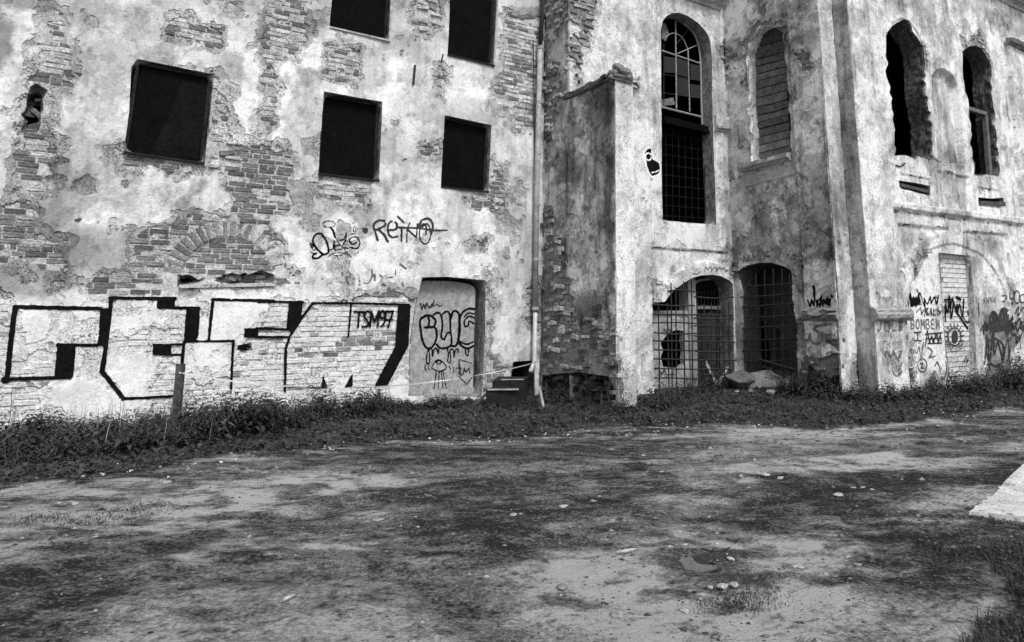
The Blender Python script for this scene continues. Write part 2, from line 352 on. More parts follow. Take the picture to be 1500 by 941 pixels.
class Wall:
    """a masonry face: mortar core, rough render, finish coat and single bricks, each with its own real relief"""
    def __init__(s, face, u0, u1, z0, z1, step, parent, seed, openings=(), exposed=(), patches=(), base=.5, relief=None, keep=None,
                 peel=.60, undertone=.78, coretone=.33, mott=.16, rough=.5, tonefix=None, bare=None, cracks_and_shade_lines=()):
        s.face = face; s.parent = parent; s.seed = seed
        us = np.arange(u0, u1+step*.5, step); zs = np.arange(z0, z1+step*.5, step); s.us, s.zs = us, zs
        U, Zg = np.meshgrid(us, zs); s.U, s.Zg = U, Zg
        s.O = grid_sdf(openings, us, zs) if openings else np.full(U.shape, 1.0)
        D = grid_sdf([face.pts(e) for e in exposed], us, zs) if exposed else np.full(U.shape, 1.0)
        if bare is not None: D = np.minimum(D, bare(U, Zg))
        jag = ((fbm(U, Zg, .34, seed, 4, .6)-.5)*.34+(fbm(U, Zg, .085, seed+1, 3, .6)-.5)*.20)*rough*2
        s.D = D+jag
        cut = -s.O if openings else np.full(U.shape, -1.0)
        if cracks_and_shade_lines: cut_c = .011+.004*(fbm(U, Zg, .2, seed+21, 2)-.5)*4-grid_line([face.pts(c_) if not isinstance(c_, np.ndarray) else c_ for c_ in cracks_and_shade_lines], us, zs)-(fbm(U, Zg, .06, seed+22, 2)-.5)*.012  # gaps cut both for real cracks and to draw shadow lines under ledges
        if keep is not None: cut = np.maximum(cut, keep(U, Zg))
        pe = fbm(U, Zg, .75, seed+5, 5, .55); pe2 = fbm(U, Zg, .28, seed+9, 4, .55)
        peelF = (pe*.65+pe2*.35-peel)*.9                # >0: the finish coat has come away
        peelF = np.maximum(peelF, .0-(s.D-.06-.30*np.clip(pe2-.38, 0, 1)))
        Ff = np.maximum(peelF, cut)
        Fu = np.maximum(np.maximum(-s.D, cut), -(Ff+.09))
        Dc = s.D
        if cracks_and_shade_lines: Ff = np.maximum(Ff, cut_c); Fu = np.maximum(Fu, cut_c); Dc = np.minimum(Dc, -cut_c)
        Fc = np.maximum(np.maximum(Dc-.09, cut), -1)
        wav = (fbm(U, Zg, 1.1, seed+2, 3)-.5)*.05+(fbm(U, Zg, .22, seed+3, 4)-.5)*.018
        if relief is not None: wav = wav+relief(face, us, zs, U, Zg)
        Hf = wav+.009; Hu = wav+(fbm(U, Zg, .07, seed+4, 3)-.5)*.016; Hc = wav*.6-.021+(fbm(U, Zg, .06, seed+6, 3)-.5)*.014
        b = np.full(U.shape, float(base)) if np.isscalar(base) else base(U, Zg)
        tn = paint(face, us, zs, b, patches if parent is house else [(p_, min(.8, v_*1.16), s_) for p_, v_, s_ in patches], seed)
        m1 = fbm(U, Zg, .9, seed+11, 5, .6); m2 = fbm(U, Zg, .35, seed+12, 5, .6); st = fbm(U*1.0, Zg*.12, .16, seed+13, 4, .6)
        k = 1+(m1-.5)*mott*5+(m2-.5)*mott*2.5-np.clip(st-(.56 if parent is house else .52), 0, 1)*mott*(6 if parent is house else 7)
        th = fbm(U, Zg, .5, seed+14, 5, .55); k = k*np.where(th > .56, 1+mott*1.0, 1)*np.where(th < .42, 1-mott*1.3, 1)*(1 if parent is house else np.where(np.abs(th-.48) < .012, 1-mott*.9, 1))
        th2 = fbm(U, Zg, .13, seed+15, 4, .6); k = k*np.where(th2 < .36, 1-mott*1.5, 1)*np.where(th2 > .68, 1+mott*.6, 1)
        tone = np.clip(tn*k, .06, .80)
        under_t = tone*undertone*(.8+.4*m2)
        if tonefix is not None: tone, under_t = tonefix(U, Zg, tone, under_t)
        s.tone = tone; s.tn = tn
        me = sheet_mesh('plaster_coat', face, us, zs, Ff, Hf, M['plaster' if parent is house else 'plaster_church'], tone, .03)
        if me: link('plaster_coat', me, parent)
        if (Fu < 0).any():
            me = sheet_mesh('rough_render', face, us, zs, Fu, Hu, M['under'], under_t, .035); link('rough_render', me, parent)
        if (Dc < .09).any():
            ct = coretone if callable(coretone) else (lambda U, Zg: np.full(U.shape, coretone))
            ctn = ct(U, Zg); me = sheet_mesh('mortar_core', face, us, zs, Fc, Hc, M['mortar'], ctn*(.75+.5*m2), .02); link('mortar_core', me, parent, kind='stuff')
        topH = np.where(Ff < 0, Hf, np.where(Fu < 0, Hu, wav*.6+.002))
        mx = topH.copy()
        for dj in (-1, 0, 1):
            for di in (-1, 0, 1): mx = np.maximum(mx, np.roll(np.roll(topH, dj, 0), di, 1))
        face.top = (us, zs, mx); s.wav = wav
    def idx(s, u, z):
        i = np.clip(np.rint((np.asarray(u)-s.us[0])/(s.us[1]-s.us[0])).astype(int), 0, len(s.us)-1); j = np.clip(np.rint((np.asarray(z)-s.zs[0])/(s.zs[1]-s.zs[0])).astype(int), 0, len(s.zs)-1)
        return j, i

# brick shapes shared by every wall
def brick_variant(k):
    r = np.random.default_rng(500+k); c = .07
    xs = [-.5, -.5+c*.5, .5-c*.5, .5]; zs_ = [-.5, -.5+c*1.6, .5-c*1.6, .5]
    V = []; F = []
    for j, zz in enumerate(zs_):
        for i, xx in enumerate(xs):
            edge = (i in (0, 3)) or (j in (0, 3)); cor = (i in (0, 3)) and (j in (0, 3))
            d = (-.16 if cor else -.06 if edge else 0)+r.normal(0, .035)
            V.append((xx*(1-.02*cor)+r.normal(0, .008), -.0+d, zz*(1-.06*cor)+r.normal(0, .03)))
    for i, (a, b_) in enumerate(((-.5, -.5), (.5, -.5), (.5, .5), (-.5, .5))): V.append((a, -1.0, b_))
    for j in range(3):
        for i in range(3): q = j*4+i; F.append((q, q+1, q+5, q+4))
    F += [(16, 17, 3, 2, 1, 0), (17, 18, 15, 11, 7, 3), (18, 19, 12, 13, 14, 15), (19, 16, 0, 4, 8, 12)]
    return np.array(V), F
BV = [brick_variant(k) for k in range(7)]
BMESH = [py_mesh('brick', v, f, M['brick_o']) for v, f in BV]
def emit_bricks(face, recs, parent, limit, name='brick'):
    """recs: (u, z, length, height, angle, h, tone); largest in the photo first"""
    from mathutils import Matrix
    def size(r):
        p = face.P(r[0], r[1]); return -(r[2]*r[3])/(np.sum((p-CAM)**2))
    recs = sorted(recs, key=size); V = []; F = []; Tn = []; nb = 0
    for n_, (u, z, ln, ht, ang, h, tone) in enumerate(recs):
        ca, sa = math.cos(ang), math.sin(ang); X = face.d*ca+np.array([0, 0, sa]); Zv = -face.d*sa+np.array([0, 0, ca]); p = face.P(u, z, h); kk = (n_*5+int(u*91)) % 7; dep = .075
        if n_ < limit:
            o = bpy.data.objects.new(name, BMESH[kk]); COL.objects.link(o); o.parent = parent
            o.matrix_world = Matrix(((X[0]*ln, face.n[0]*dep, Zv[0]*ht, p[0]), (X[1]*ln, face.n[1]*dep, Zv[1]*ht, p[1]), (X[2]*ln, face.n[2]*dep, Zv[2]*ht, p[2]), (0, 0, 0, 1)))
            o.color = (tone, tone, tone, 1)
        else:
            v, f = BV[kk]; W = p+np.outer(v[:, 0]*ln, X)+np.outer(v[:, 1]*dep, face.n)+np.outer(v[:, 2]*ht, Zv)
            V.append(W); F += [tuple(i+nb for i in q) for q in f]; nb += len(W); Tn.append(np.full(len(W), tone))
    if V: link('brickwork', py_mesh('brickwork', np.vstack(V), F, M['brick_a'], np.concatenate(Tn)), parent, kind='stuff')
    return len(recs)
def lay(wall, tonefun, seed, course=.080, off=-.006, skip=None, miss=.05, ln=.245, z0=0, amin=-.0, jz=.004, zmax=99, margin=.05, rub=0):
    r = np.random.default_rng(seed); recs = []
    us, zs = wall.us, wall.zs
    for row in range(int((min(zs[-1], zmax)-zs[0])/course)):
        z = zs[0]+(row+.5)*course; u = us[0]-r.random()*.1-(row % 2)*ln*.5
        while u < us[-1]:
            l_ = ln if r.random() < .72 else ln*.5; c = u+l_/2; u += l_+.014
            if c < us[0]+.02 or c > us[-1]-.02: continue
            j, i = wall.idx(c, z)
            if wall.D[j, i] > margin or wall.O[j, i] < .05 or (skip is not None and skip(c, z)): continue
            jj, ii = wall.idx([c-l_/2, c+l_/2], [z, z])
            if min(wall.O[jj, ii]) < 0.0: continue
            if r.random() < miss: continue
            k_ = rub and (rub is True or rub(c, z)); recs.append((c+(r.normal(0, .03) if k_ else 0), z+r.normal(0, .018 if k_ else jz), l_*(r.uniform(.5, 1.05) if k_ else r.uniform(.93, 1.0)), (course-.014)*(r.uniform(.6, 1.35) if k_ else r.uniform(.88, 1.06)), r.normal(0, .10 if k_ else .014), wall.wav[j, i]*.6+off+(r.normal(0, .030) if k_ else min(.002, r.normal(0, .009))), float(np.clip(tonefun(c, z, r), .03, .8))))
    return recs

def reveal(name, face, poly, h0, h1, tone, parent, mat='reveal', jit=.012, step=.06, rows=8, seed=1, floor=True):
    """the ragged inner sides of an opening, from the wall surface back to depth h1"""
    P = []; n = len(poly)
    for i in range(n):
        a = np.array(poly[i]); b = np.array(poly[(i+1) % n]); k = max(1, int(np.hypot(*(b-a))/step))
        for q in range(k): P.append(a+(b-a)*q/k)
    P = np.array(P); m = len(P); c = P.mean(0); r = np.random.default_rng(seed)
    nx = np.roll(P, -1, 0)-np.roll(P, 1, 0); nx = np.stack([nx[:, 1], -nx[:, 0]], 1); nx /= np.linalg.norm(nx, axis=1)[:, None]+1e-9
    Ps = sum(np.roll(P, q_, 0) for q_ in range(-4, 5))/9; V = []; Tn = []
    for k in range(rows+1):
        f = k/rows; h = h0+(h1-h0)*f
        a = jit*(2*fbm(np.arange(m)*.37, np.full(m, k*.55), 1.0, seed, 4, .7)-1)*(2.0 if k > 0 else .4)
        g_ = min(1, f*3.5)*.85; Q = P*(1-g_)+Ps*g_; V.append(face.P(Q[:, 0]+nx[:, 0]*a, Q[:, 1]+nx[:, 1]*a, h)); Tn.append(tone*(.75+.5*r.random(m)))
    V = np.vstack(V); F = [(k*m+i, (k+1)*m+i, (k+1)*m+(i+1) % m, k*m+(i+1) % m) for k in range(rows) for i in range(m)]
    return link(name, py_mesh(name, V, F, M[mat], np.concatenate(Tn)), parent)
def slab(name, face, poly, h0, h1, mat, parent, tone=None, **kw):
    """a flat panel of the given outline between two depths"""
    n = len(poly); A = [face.P(u, z, h1) for u, z in poly]; Bk = [face.P(u, z, h0) for u, z in poly]
    ar = sum(poly[i][0]*poly[(i+1) % n][1]-poly[(i+1) % n][0]*poly[i][1] for i in range(n))
    fr = tuple(range(n)) if ar > 0 else tuple(range(n))[::-1]
    F = [fr, tuple(n+i for i in fr[::-1])]+[((i, n+i, n+(i+1) % n, (i+1) % n) if ar > 0 else ((i+1) % n, n+(i+1) % n, n+i, i)) for i in range(n)]
    return link(name, py_mesh(name, A+Bk, F, mat, tone), parent, **kw)
def strip_profile(name, face, path, prof, mat, parent, tone=.4, seg=.12, jit=.008, seed=0, close_ends=True):
    """a moulding: profile of (height, projection) swept along a path of (u,z), broken and uneven"""
    P = []
    for a, b in zip(path[:-1], path[1:]):
        k = max(1, int(math.hypot(b[0]-a[0], b[1]-a[1])/seg))
        for q in range(k): P.append((a[0]+(b[0]-a[0])*q/k, a[1]+(b[1]-a[1])*q/k))
    P.append(path[-1]); V = []; F = []; n = len(prof); r = np.random.default_rng(seed); Tn = []
    for i, (u, z) in enumerate(P):
        for (dz, h) in prof: V.append(face.P(u, z+dz+r.normal(0, jit*.5), h+(r.normal(0, jit) if h > 0 else 0))); Tn.append(tone*r.uniform(.8, 1.2))
    for i in range(len(P)-1):
        for k in range(n-1): F.append((i*n+k, (i+1)*n+k, (i+1)*n+k+1, i*n+k+1))
    F.append(tuple(range(n))); F.append(tuple((len(P)-1)*n+k for k in range(n))[::-1])
    return link(name, py_mesh(name, V, F, M[mat], Tn), parent)

def decal(name, face, strokes, fills, mat, parent, label=None, off=.004, cell=.010, wear=.0, seed=3, h_fixed=None, nib=.0):
    """spray paint: one thin uneven skin lying on the wall's real surface; strokes ((pts px), radius px), fills polygons px"""
    S = [(face.pts(p) if h_fixed is None else face.pts(p, h_fixed), r) for p, r in strokes]; Fl = [face.pts(p) if h_fixed is None else face.pts(p, h_fixed) for p in fills]
    allp = np.array([q for s_, r in S for q in s_]+[q for f in Fl for q in f])
    sc = 1.0/ (FH/np.linalg.norm(face.P(*allp.mean(0))[:2]))
    mrg = .06; us = np.arange(allp[:, 0].min()-mrg, allp[:, 0].max()+mrg, cell); zs = np.arange(allp[:, 1].min()-mrg, allp[:, 1].max()+mrg, cell)
    D = grid_sdf(Fl, us, zs, pad=.1) if Fl else np.full((len(zs), len(us)), 1.)
    for s_, r in S: D = np.minimum(D, grid_line([s_], us, zs, pad=.15)-r*sc)
    U, Zg = np.meshgrid(us, zs)
    D = D+(fbm(U, Zg, .035, seed, 3)-.5)*.014+(fbm(U, Zg, .3, seed+1, 2)-.5)*.010
    if wear: D = np.maximum(D, (fbm(U, Zg, .10, seed+4, 4, .6)-(1-wear))*.3)
    H = (face.at(U, Zg) if h_fixed is None else np.full(U.shape, h_fixed))+off
    me = sheet_mesh(name, face, us, zs, D, H, mat, np.full(U.shape, .02), 0)
    if me: return link(name, me, parent, label=label)

# ------------------------------------------------------------------ ground
def gpoly(pts): return [tuple(ground_px(x, y)[:2]) for x, y in pts]
WALLLINE = [L.P(-12, 0)[:2], P_HC, P_BC, BF.P(w_b, 0)[:2], T.P(2.5, 0)[:2], P_I, P_B, P_S, P_R, R.P(14, 0)[:2]]
def walldist(X, Y):
    d = np.full(np.shape(X), 1e9)
    for a, b in zip(WALLLINE[:-1], WALLLINE[1:]): d = np.minimum(d, seg_d(X, Y, a, b))
    return d
PUD = [gpoly(zz) for zz in (Z(5.88, 960, 740, smooth([(150, 450), (230, 415), (330, 415), (400, 455), (560, 465), (640, 540), (600, 590), (440, 610), (330, 590), (230, 560)], 3)),
                            Z(5.88, 960, 740, smooth([(640, 620), (740, 580), (880, 620), (870, 660), (760, 670), (680, 660)], 3)))]
GRASSLINE = np.array([tuple(ground_px(x, y)[:2]) for x, y in ((-260, 800), (0, 712), (120, 706), (230, 694), (330, 672), (470, 655), (600, 645), (750, 640), (900, 626), (1050, 622), (1200, 628), (1330, 618), (1500, 592), (1800, 560))])
def grass_side(X, Y):
    """>0 on the wall side of the grass edge"""
    d = np.full(np.shape(X), 1e9)
    for a, b in zip(GRASSLINE[:-1], GRASSLINE[1:]): d = np.minimum(d, seg_d(X, Y, a, b))
    yl = np.interp(X, GRASSLINE[:, 0], GRASSLINE[:, 1])
    return np.where(Y > yl, d, -d)
TRACKS = [[tuple(ground_px(x, y)[:2]) for x, y in t] for t in (
    [(1500, 672), (1330, 700), (1200, 722), (1050, 745), (900, 770), (760, 800), (640, 850)],
    [(1500, 640), (1300, 655), (1100, 672), (900, 690), (700, 712), (500, 742), (250, 800), (0, 880)],
    [(760, 941), (700, 895), (640, 862), (560, 842), (400, 838), (200, 850), (0, 905)],
    [(1290, 941), (1300, 860), (1290, 780), (1240, 735), (1130, 700)],
    [(1390, 780), (1340, 860), (1290, 941)])]
def gz(X, Y):
    X = np.asarray(X, float); Y = np.asarray(Y, float)
    h = (fbm(X, Y, 2.6, 31, 3)-.5)*.07+(fbm(X, Y, .55, 32, 4)-.5)*.026+(fbm(X, Y, .13, 33, 3)-.5)*.020
    tr = np.full(X.shape, 9.)
    for t in TRACKS:
        for a, b in zip(t[:-1], t[1:]): tr = np.minimum(tr, seg_d(X, Y, a, b))
    wob = tr+(fbm(X, Y, .6, 40, 2)-.5)*.25
    h = h-.018*np.exp(-(wob/.15)**2)+.010*np.exp(-((wob-.26)/.08)**2)
    d = np.full(X.shape, 9.)
    for P in PUD:
        P = np.asarray(P); d = np.minimum(d, psdf(P, X, Y) if X.size else d)
    h = np.where(d < .6, h*sstep(.0, .5, d)+.012*(1-sstep(.1, .5, d))-.030*(1-sstep(-.10, .10, d))+(fbm(X, Y, .10, 34, 3)-.5)*.030*(1-sstep(.2, .5, d)), h)
    far = np.clip((np.hypot(X, Y)-30)/40, 0, 1)
    return h*(1-far)
def build_ground():
    st = .038
    ax = np.arange(-9.6, 10.2, st); ay = np.arange(2.6, 16.5, st)
    def ext(a, lo, hi):
        l = a[0]-np.cumsum(np.geomspace(.1, 60, 26)); h = a[-1]+np.cumsum(np.geomspace(.1, 60, 26)); return np.concatenate([l[::-1], a, h])
    xs = ext(ax, 0, 0); ys = ext(ay, 0, 0)
    # drop rows nobody can tell apart: coarser columns outside the camera's fan stay because the grid is a product
    X, Y = np.meshgrid(xs, ys); H = gz(X, Y)
    X2 = X*.80+Y*.60; Y2 = -X*.60+Y*.80                   # the yard's drag marks run along the facade
    wx = X+(fbm(X, Y, 1.2, 57, 2)-.5)*1.2; big = fbm(wx*.75, Y*1.7, 1.7, 51, 6, .68); mid = fbm(wx*.6, Y*2.0, .42, 52, 5, .68); sm = fbm(X*.8, Y*1.8, .12, 53, 4, .7)
    v = big*.54+mid*.30+sm*.16
    tone = .035+.31*sstep(.40, .57, v)
    PT = [  # stains and pale dusty drifts with their own outline
        ([(120, 745), (300, 705), (560, 695), (600, 745), (520, 800), (300, 815), (150, 800)], .33, .8),
        ([(380, 745), (580, 730), (600, 755), (450, 790)], .46, .4),
        ([(700, 800), (960, 735), (1010, 800), (960, 941), (760, 941), (640, 850)], .28, .8),
        ([(950, 770), (1060, 770), (1300, 780), (1330, 941), (900, 941)], .30, .8),
        ([(1260, 800), (1350, 800), (1330, 941), (1240, 941)], .36, .5),
        ([(560, 760), (740, 735), (900, 745), (960, 720), (1060, 700), (900, 690), (640, 700)], .12, .6),
        ([(1060, 700), (1300, 690), (1330, 730), (1160, 765), (1060, 760)], .085, .5),
        ([(0, 830), (250, 860), (560, 840), (720, 941), (0, 941)], .19, .9),
        ([(400, 850), (640, 800), (720, 860), (740, 941), (420, 941)], .20, .7),
        ([(1300, 665), (1420, 655), (1480, 668), (1330, 672)], .03, .25),
        ([(1180, 665), (1320, 655), (1330, 682), (1180, 688)], .36, .3),
        ([(1080, 685), (1180, 680), (1200, 705), (1090, 705)], .34, .3),
        ([(1330, 770), (1430, 760), (1420, 850), (1360, 850)], .07, .5),
        ([(1060, 868), (1120, 862), (1130, 885), (1070, 892)], .05, .2),
        ([(975, 805), (1110, 815), (1110, 850), (975, 845)], .08, .35),
        ([(1140, 718), (1290, 735), (1280, 745), (1180, 750)], .05, .3),
        ([(780, 745), (900, 740), (880, 765), (790, 770)], .04, .3),
        ([(900, 640), (1250, 640), (1500, 610), (1500, 650), (1200, 665), (900, 665)], .15, .5),
        ([(300, 680), (560, 660), (900, 640), (900, 690), (600, 700)], .085, .6)]
    for i, (p, val, soft) in enumerate(PT):
        P = np.array(gpoly(p)); a0, a1 = np.searchsorted(xs, [P[:, 0].min()-1, P[:, 0].max()+1]); b0, b1 = np.searchsorted(ys, [P[:, 1].min()-1, P[:, 1].max()+1])
        Xs = X[b0:b1, a0:a1]; Ys = Y[b0:b1, a0:a1]; d = psdf(P, Xs, Ys)+(fbm(Xs, Ys*1.5, .5, 60+i, 5, .6)-.5)*.9
        w_ = np.clip(.5-d/soft, 0, 1)*.8; vv = v[b0:b1, a0:a1]; tone[b0:b1, a0:a1] = tone[b0:b1, a0:a1]*(1-w_)+val*w_*(.35+1.2*sstep(.40, .60, vv*.5+.5*fbm(Xs, Ys*1.4, .30, 160+i, 5, .65)))
    tr = np.full(X.shape, 9.); sel = (np.abs(X) < 14) & (Y < 20) & (Y > 2)
    for t_ in TRACKS:
        q = smooth(t_, 3)
        for a, b in zip(q[:-1], q[1:]): tr[sel] = np.minimum(tr[sel], seg_d(X[sel], Y[sel], a, b))
    trw = tr+(fbm(X, Y, .5, 73, 4)-.5)*.5; tone = tone*(1-.55*np.exp(-(trw/.24)**2))
    speck = fbm(X, Y, .07, 71, 3, .7); tone = tone*(1-.5*sstep(.60, .72, speck)*sstep(.40, .55, mid))
    g = grass_side(X, Y)+(fbm(X, Y, .4, 70, 4)-.5)*.9
    wg = sstep(-.15, .25, g); tone = tone*(1-wg)+(.045+.05*mid)*wg
    gr = psdf(np.array(gpoly([(1440, 790), (1700, 760), (1700, 1200), (1400, 1200), (1430, 941), (1470, 870)])), X, Y)+(fbm(X, Y, .4, 72, 4)-.5)*.5
    wg = sstep(.1, -.15, gr); tone = tone*(1-wg)+(.03+.05*mid)*wg
    d = np.full(X.shape, 9.)
    for P in PUD: d = np.minimum(d, psdf(np.array(P), X, Y))
    wet = 1-sstep(.0, .22, d+(sm-.5)*.3); tone = tone*(1-.75*wet)
    nz, nx = X.shape; idx = np.arange(nz*nx).reshape(nz, nx)
    Q = np.stack([idx[:-1, :-1].ravel(), idx[:-1, 1:].ravel(), idx[1:, 1:].ravel(), idx[1:, :-1].ravel()], 1)
    me = np_mesh('ground', np.stack([X.ravel(), Y.ravel(), H.ravel()], 1), Q, M['dirt'], {'tone': tone, 'wet': .08+.45*wet}, len(Q))
    link('ground', me, kind='structure')
build_ground()
for P in PUD:
    P2 = np.array(P); c = P2.mean(0); P2 = c+(P2-c)*1.25
    me = py_mesh('puddle', [(x, y, -.0125) for x, y in P2], [tuple(range(len(P2)))] , M['water']); link('puddle', me, kind='structure')
def g_at(x, y): return float(gz(np.array([x]), np.array([y]))[0])
def on_ground(px_, py_):
    p = ground_px(px_, py_); z = g_at(p[0], p[1]); p = ground_px(px_, py_, z); return np.array([p[0], p[1], g_at(p[0], p[1])])

# ------------------------------------------------------------------ the left house
def thing(name, label, cat, loc=(0, 0, 0), group=None):
    o = bpy.data.objects.new(name, None); COL.objects.link(o); o.location = loc; o.empty_display_size = .2
    o['label'] = label; o['category'] = cat
    if group: o['group'] = group
    return o
house = thing('ruined_house', 'pale peeling house wall on the left with dark square windows and black block graffiti', 'building')
W1 = z1((590, 255), (920, 322), (905, 480), (880, 708), (532, 660), (556, 480), (566, 290)); W2 = z3((278, 395), (528, 440), (520, 640), (514, 782), (252, 752), (262, 600))
W3 = z3((797, 497), (998, 540), (985, 830), (778, 808)); W4 = [(492, -75), (577, -58)]+z3((560, 181), (300, 122)); W5 = [(661, -55), (731, -42)]+z3((1010, 288), (808, 240))
DOOR = z4((657, 350), (760, 348), (915, 362), (914, 560), (908, 690), (900, 830), (604, 830), (612, 600), (640, 420))
SLOT1 = z2((712, 348), (760, 340), (835, 350), (815, 368), (720, 382)); SLOT2 = z2((872, 352), (950, 330), (1060, 325), (1107, 340), (1105, 372), (1040, 380), (900, 372))
HOLE = z1((128, 378), (190, 378), (178, 470), (166, 565), (95, 556), (100, 480))
HOLE2 = z2((958, 630), (1020, 612), (1022, 640), (965, 652))
PIPEHOLE = [(752, 530), (782, 528), (784, 620), (742, 620)]
HOLE = rag(HOLE, 2.6, 8, 2); SLOT1 = rag(SLOT1, 1.6, 7, 3); SLOT2 = rag(SLOT2, 2.2, 7, 4); HOLE2 = rag(HOLE2, 1.2, 6, 5)
openL = [L.pts(p) for p in (W1, W2, W3, W4, W5, DOOR, SLOT1, SLOT2, HOLE, HOLE2, PIPEHOLE)]
exL = [z1((225, 40), (285, 60), (300, 140), (285, 300), (240, 380), (225, 450), (215, 620), (195, 750), (175, 830), (50, 830), (60, 740), (90, 600), (95, 480), (130, 330), (150, 220), (205, 150)),
       z2((-60, 45), (95, 35), (165, 95), (175, 160), (245, 200), (245, 280), (250, 360), (280, 385), (210, 400), (215, 320), (120, 285), (-60, 290)),
       [(195, 372), (206, 341), (253, 316), (293, 312), (314, 317), (333, 313), (330, 262), (318, 232), (345, 212), (378, 206), (400, 203), (420, 222), (428, 262), (424, 300), (410, 312), (398, 322), (388, 340), (395, 360), (402, 385), (405, 420), (385, 432), (330, 424), (300, 412), (262, 425), (255, 434), (128, 424), (135, 408), (150, 400), (192, 403)],
       z1((915, 310), (975, 340), (960, 400), (1000, 450), (1010, 600), (1030, 700), (900, 720), (870, 640), (900, 450)),
       z1((500, 640), (530, 665), (880, 705), (870, 725), (720, 735), (560, 725)),
       z3((20, -20), (210, -20), (215, 170), (150, 240), (60, 270), (75, 350), (55, 440), (45, 560), (0, 600), (-15, 540), (20, 420), (30, 300), (5, 220), (30, 120)),
       z3((275, 175), (430, 215), (440, 290), (400, 350), (360, 365), (290, 340), (275, 260)),
       z3((250, 745), (480, 770), (495, 810), (450, 880), (400, 890), (250, 850)),
       z3((675, -30), (780, -30), (780, 110), (730, 165), (680, 155), (670, 80)),
       z3((1060, 60), (1230, 80), (1225, 400), (1180, 560), (1100, 560), (1100, 470), (1020, 470), (990, 450), (1020, 350), (1060, 320), (1040, 180)),
       z3((1000, 700), (1060, 715), (1060, 850), (1040, 920), (990, 910), (985, 830)), z3((870, 850), (1050, 850), (1030, 900), (910, 890)),
       z3((690, 620), (780, 625), (775, 665), (700, 660)), z3((775, 285), (797, 290), (792, 412), (776, 420)),
       z1((720, 80), (800, 60), (825, 110), (940, 130), (950, 200), (800, 180), (715, 155)), z1((880, -10), (1060, -10), (1030, 40), (960, 25)),
       [(340, 590), (342, 520), (360, 500), (398, 440), (440, 445), (503, 443), (535, 430), (575, 424), (602, 434), (606, 475), (598, 520), (585, 540), (572, 545), (560, 575), (515, 562), (522, 545), (540, 530), (530, 528), (505, 560)],
       zg((80, 520), (150, 490), (230, 490), (300, 420), (420, 320), (480, 320), (540, 330), (580, 315), (640, 360), (680, 360), (850, 350), (960, 330), (1040, 300), (1190, 300), (1260, 400), (1250, 490), (1050, 490), (1050, 410), (740, 410), (700, 410), (400, 410), (380, 620), (80, 625)),
       [(-40, 430), (14, 435), (12, 480), (8, 556), (-40, 560)], [(-40, 562), (20, 558), (60, 569), (66, 585), (70, 600), (-40, 610)],
       zg((1090, 420), (1250, 480), (1250, 780), (1080, 790), (1100, 640), (1090, 500)),
       z2((750, 690), (760, 740), (830, 780), (940, 760), (950, 640), (1107, 590), (1107, 830), (750, 850)),
       z4((905, 330), (945, 325), (960, 360), (925, 385), (935, 500), (925, 560), (940, 640), (1000, 720), (1070, 740), (1100, 830), (890, 830)),
       z4((1080, 395), (1125, 380), (1125, 560), (1085, 520)), z4((600, 455), (645, 420), (625, 560), (618, 700), (608, 760), (598, 640)),
       z2((340, 380), (400, 340), (440, 370), (580, 360), (720, 390), (700, 430), (440, 430), (380, 410)),
       z4((930, 50), (985, 65), (970, 95), (920, 80)), z4((840, 215), (905, 205), (900, 245), (850, 245))]
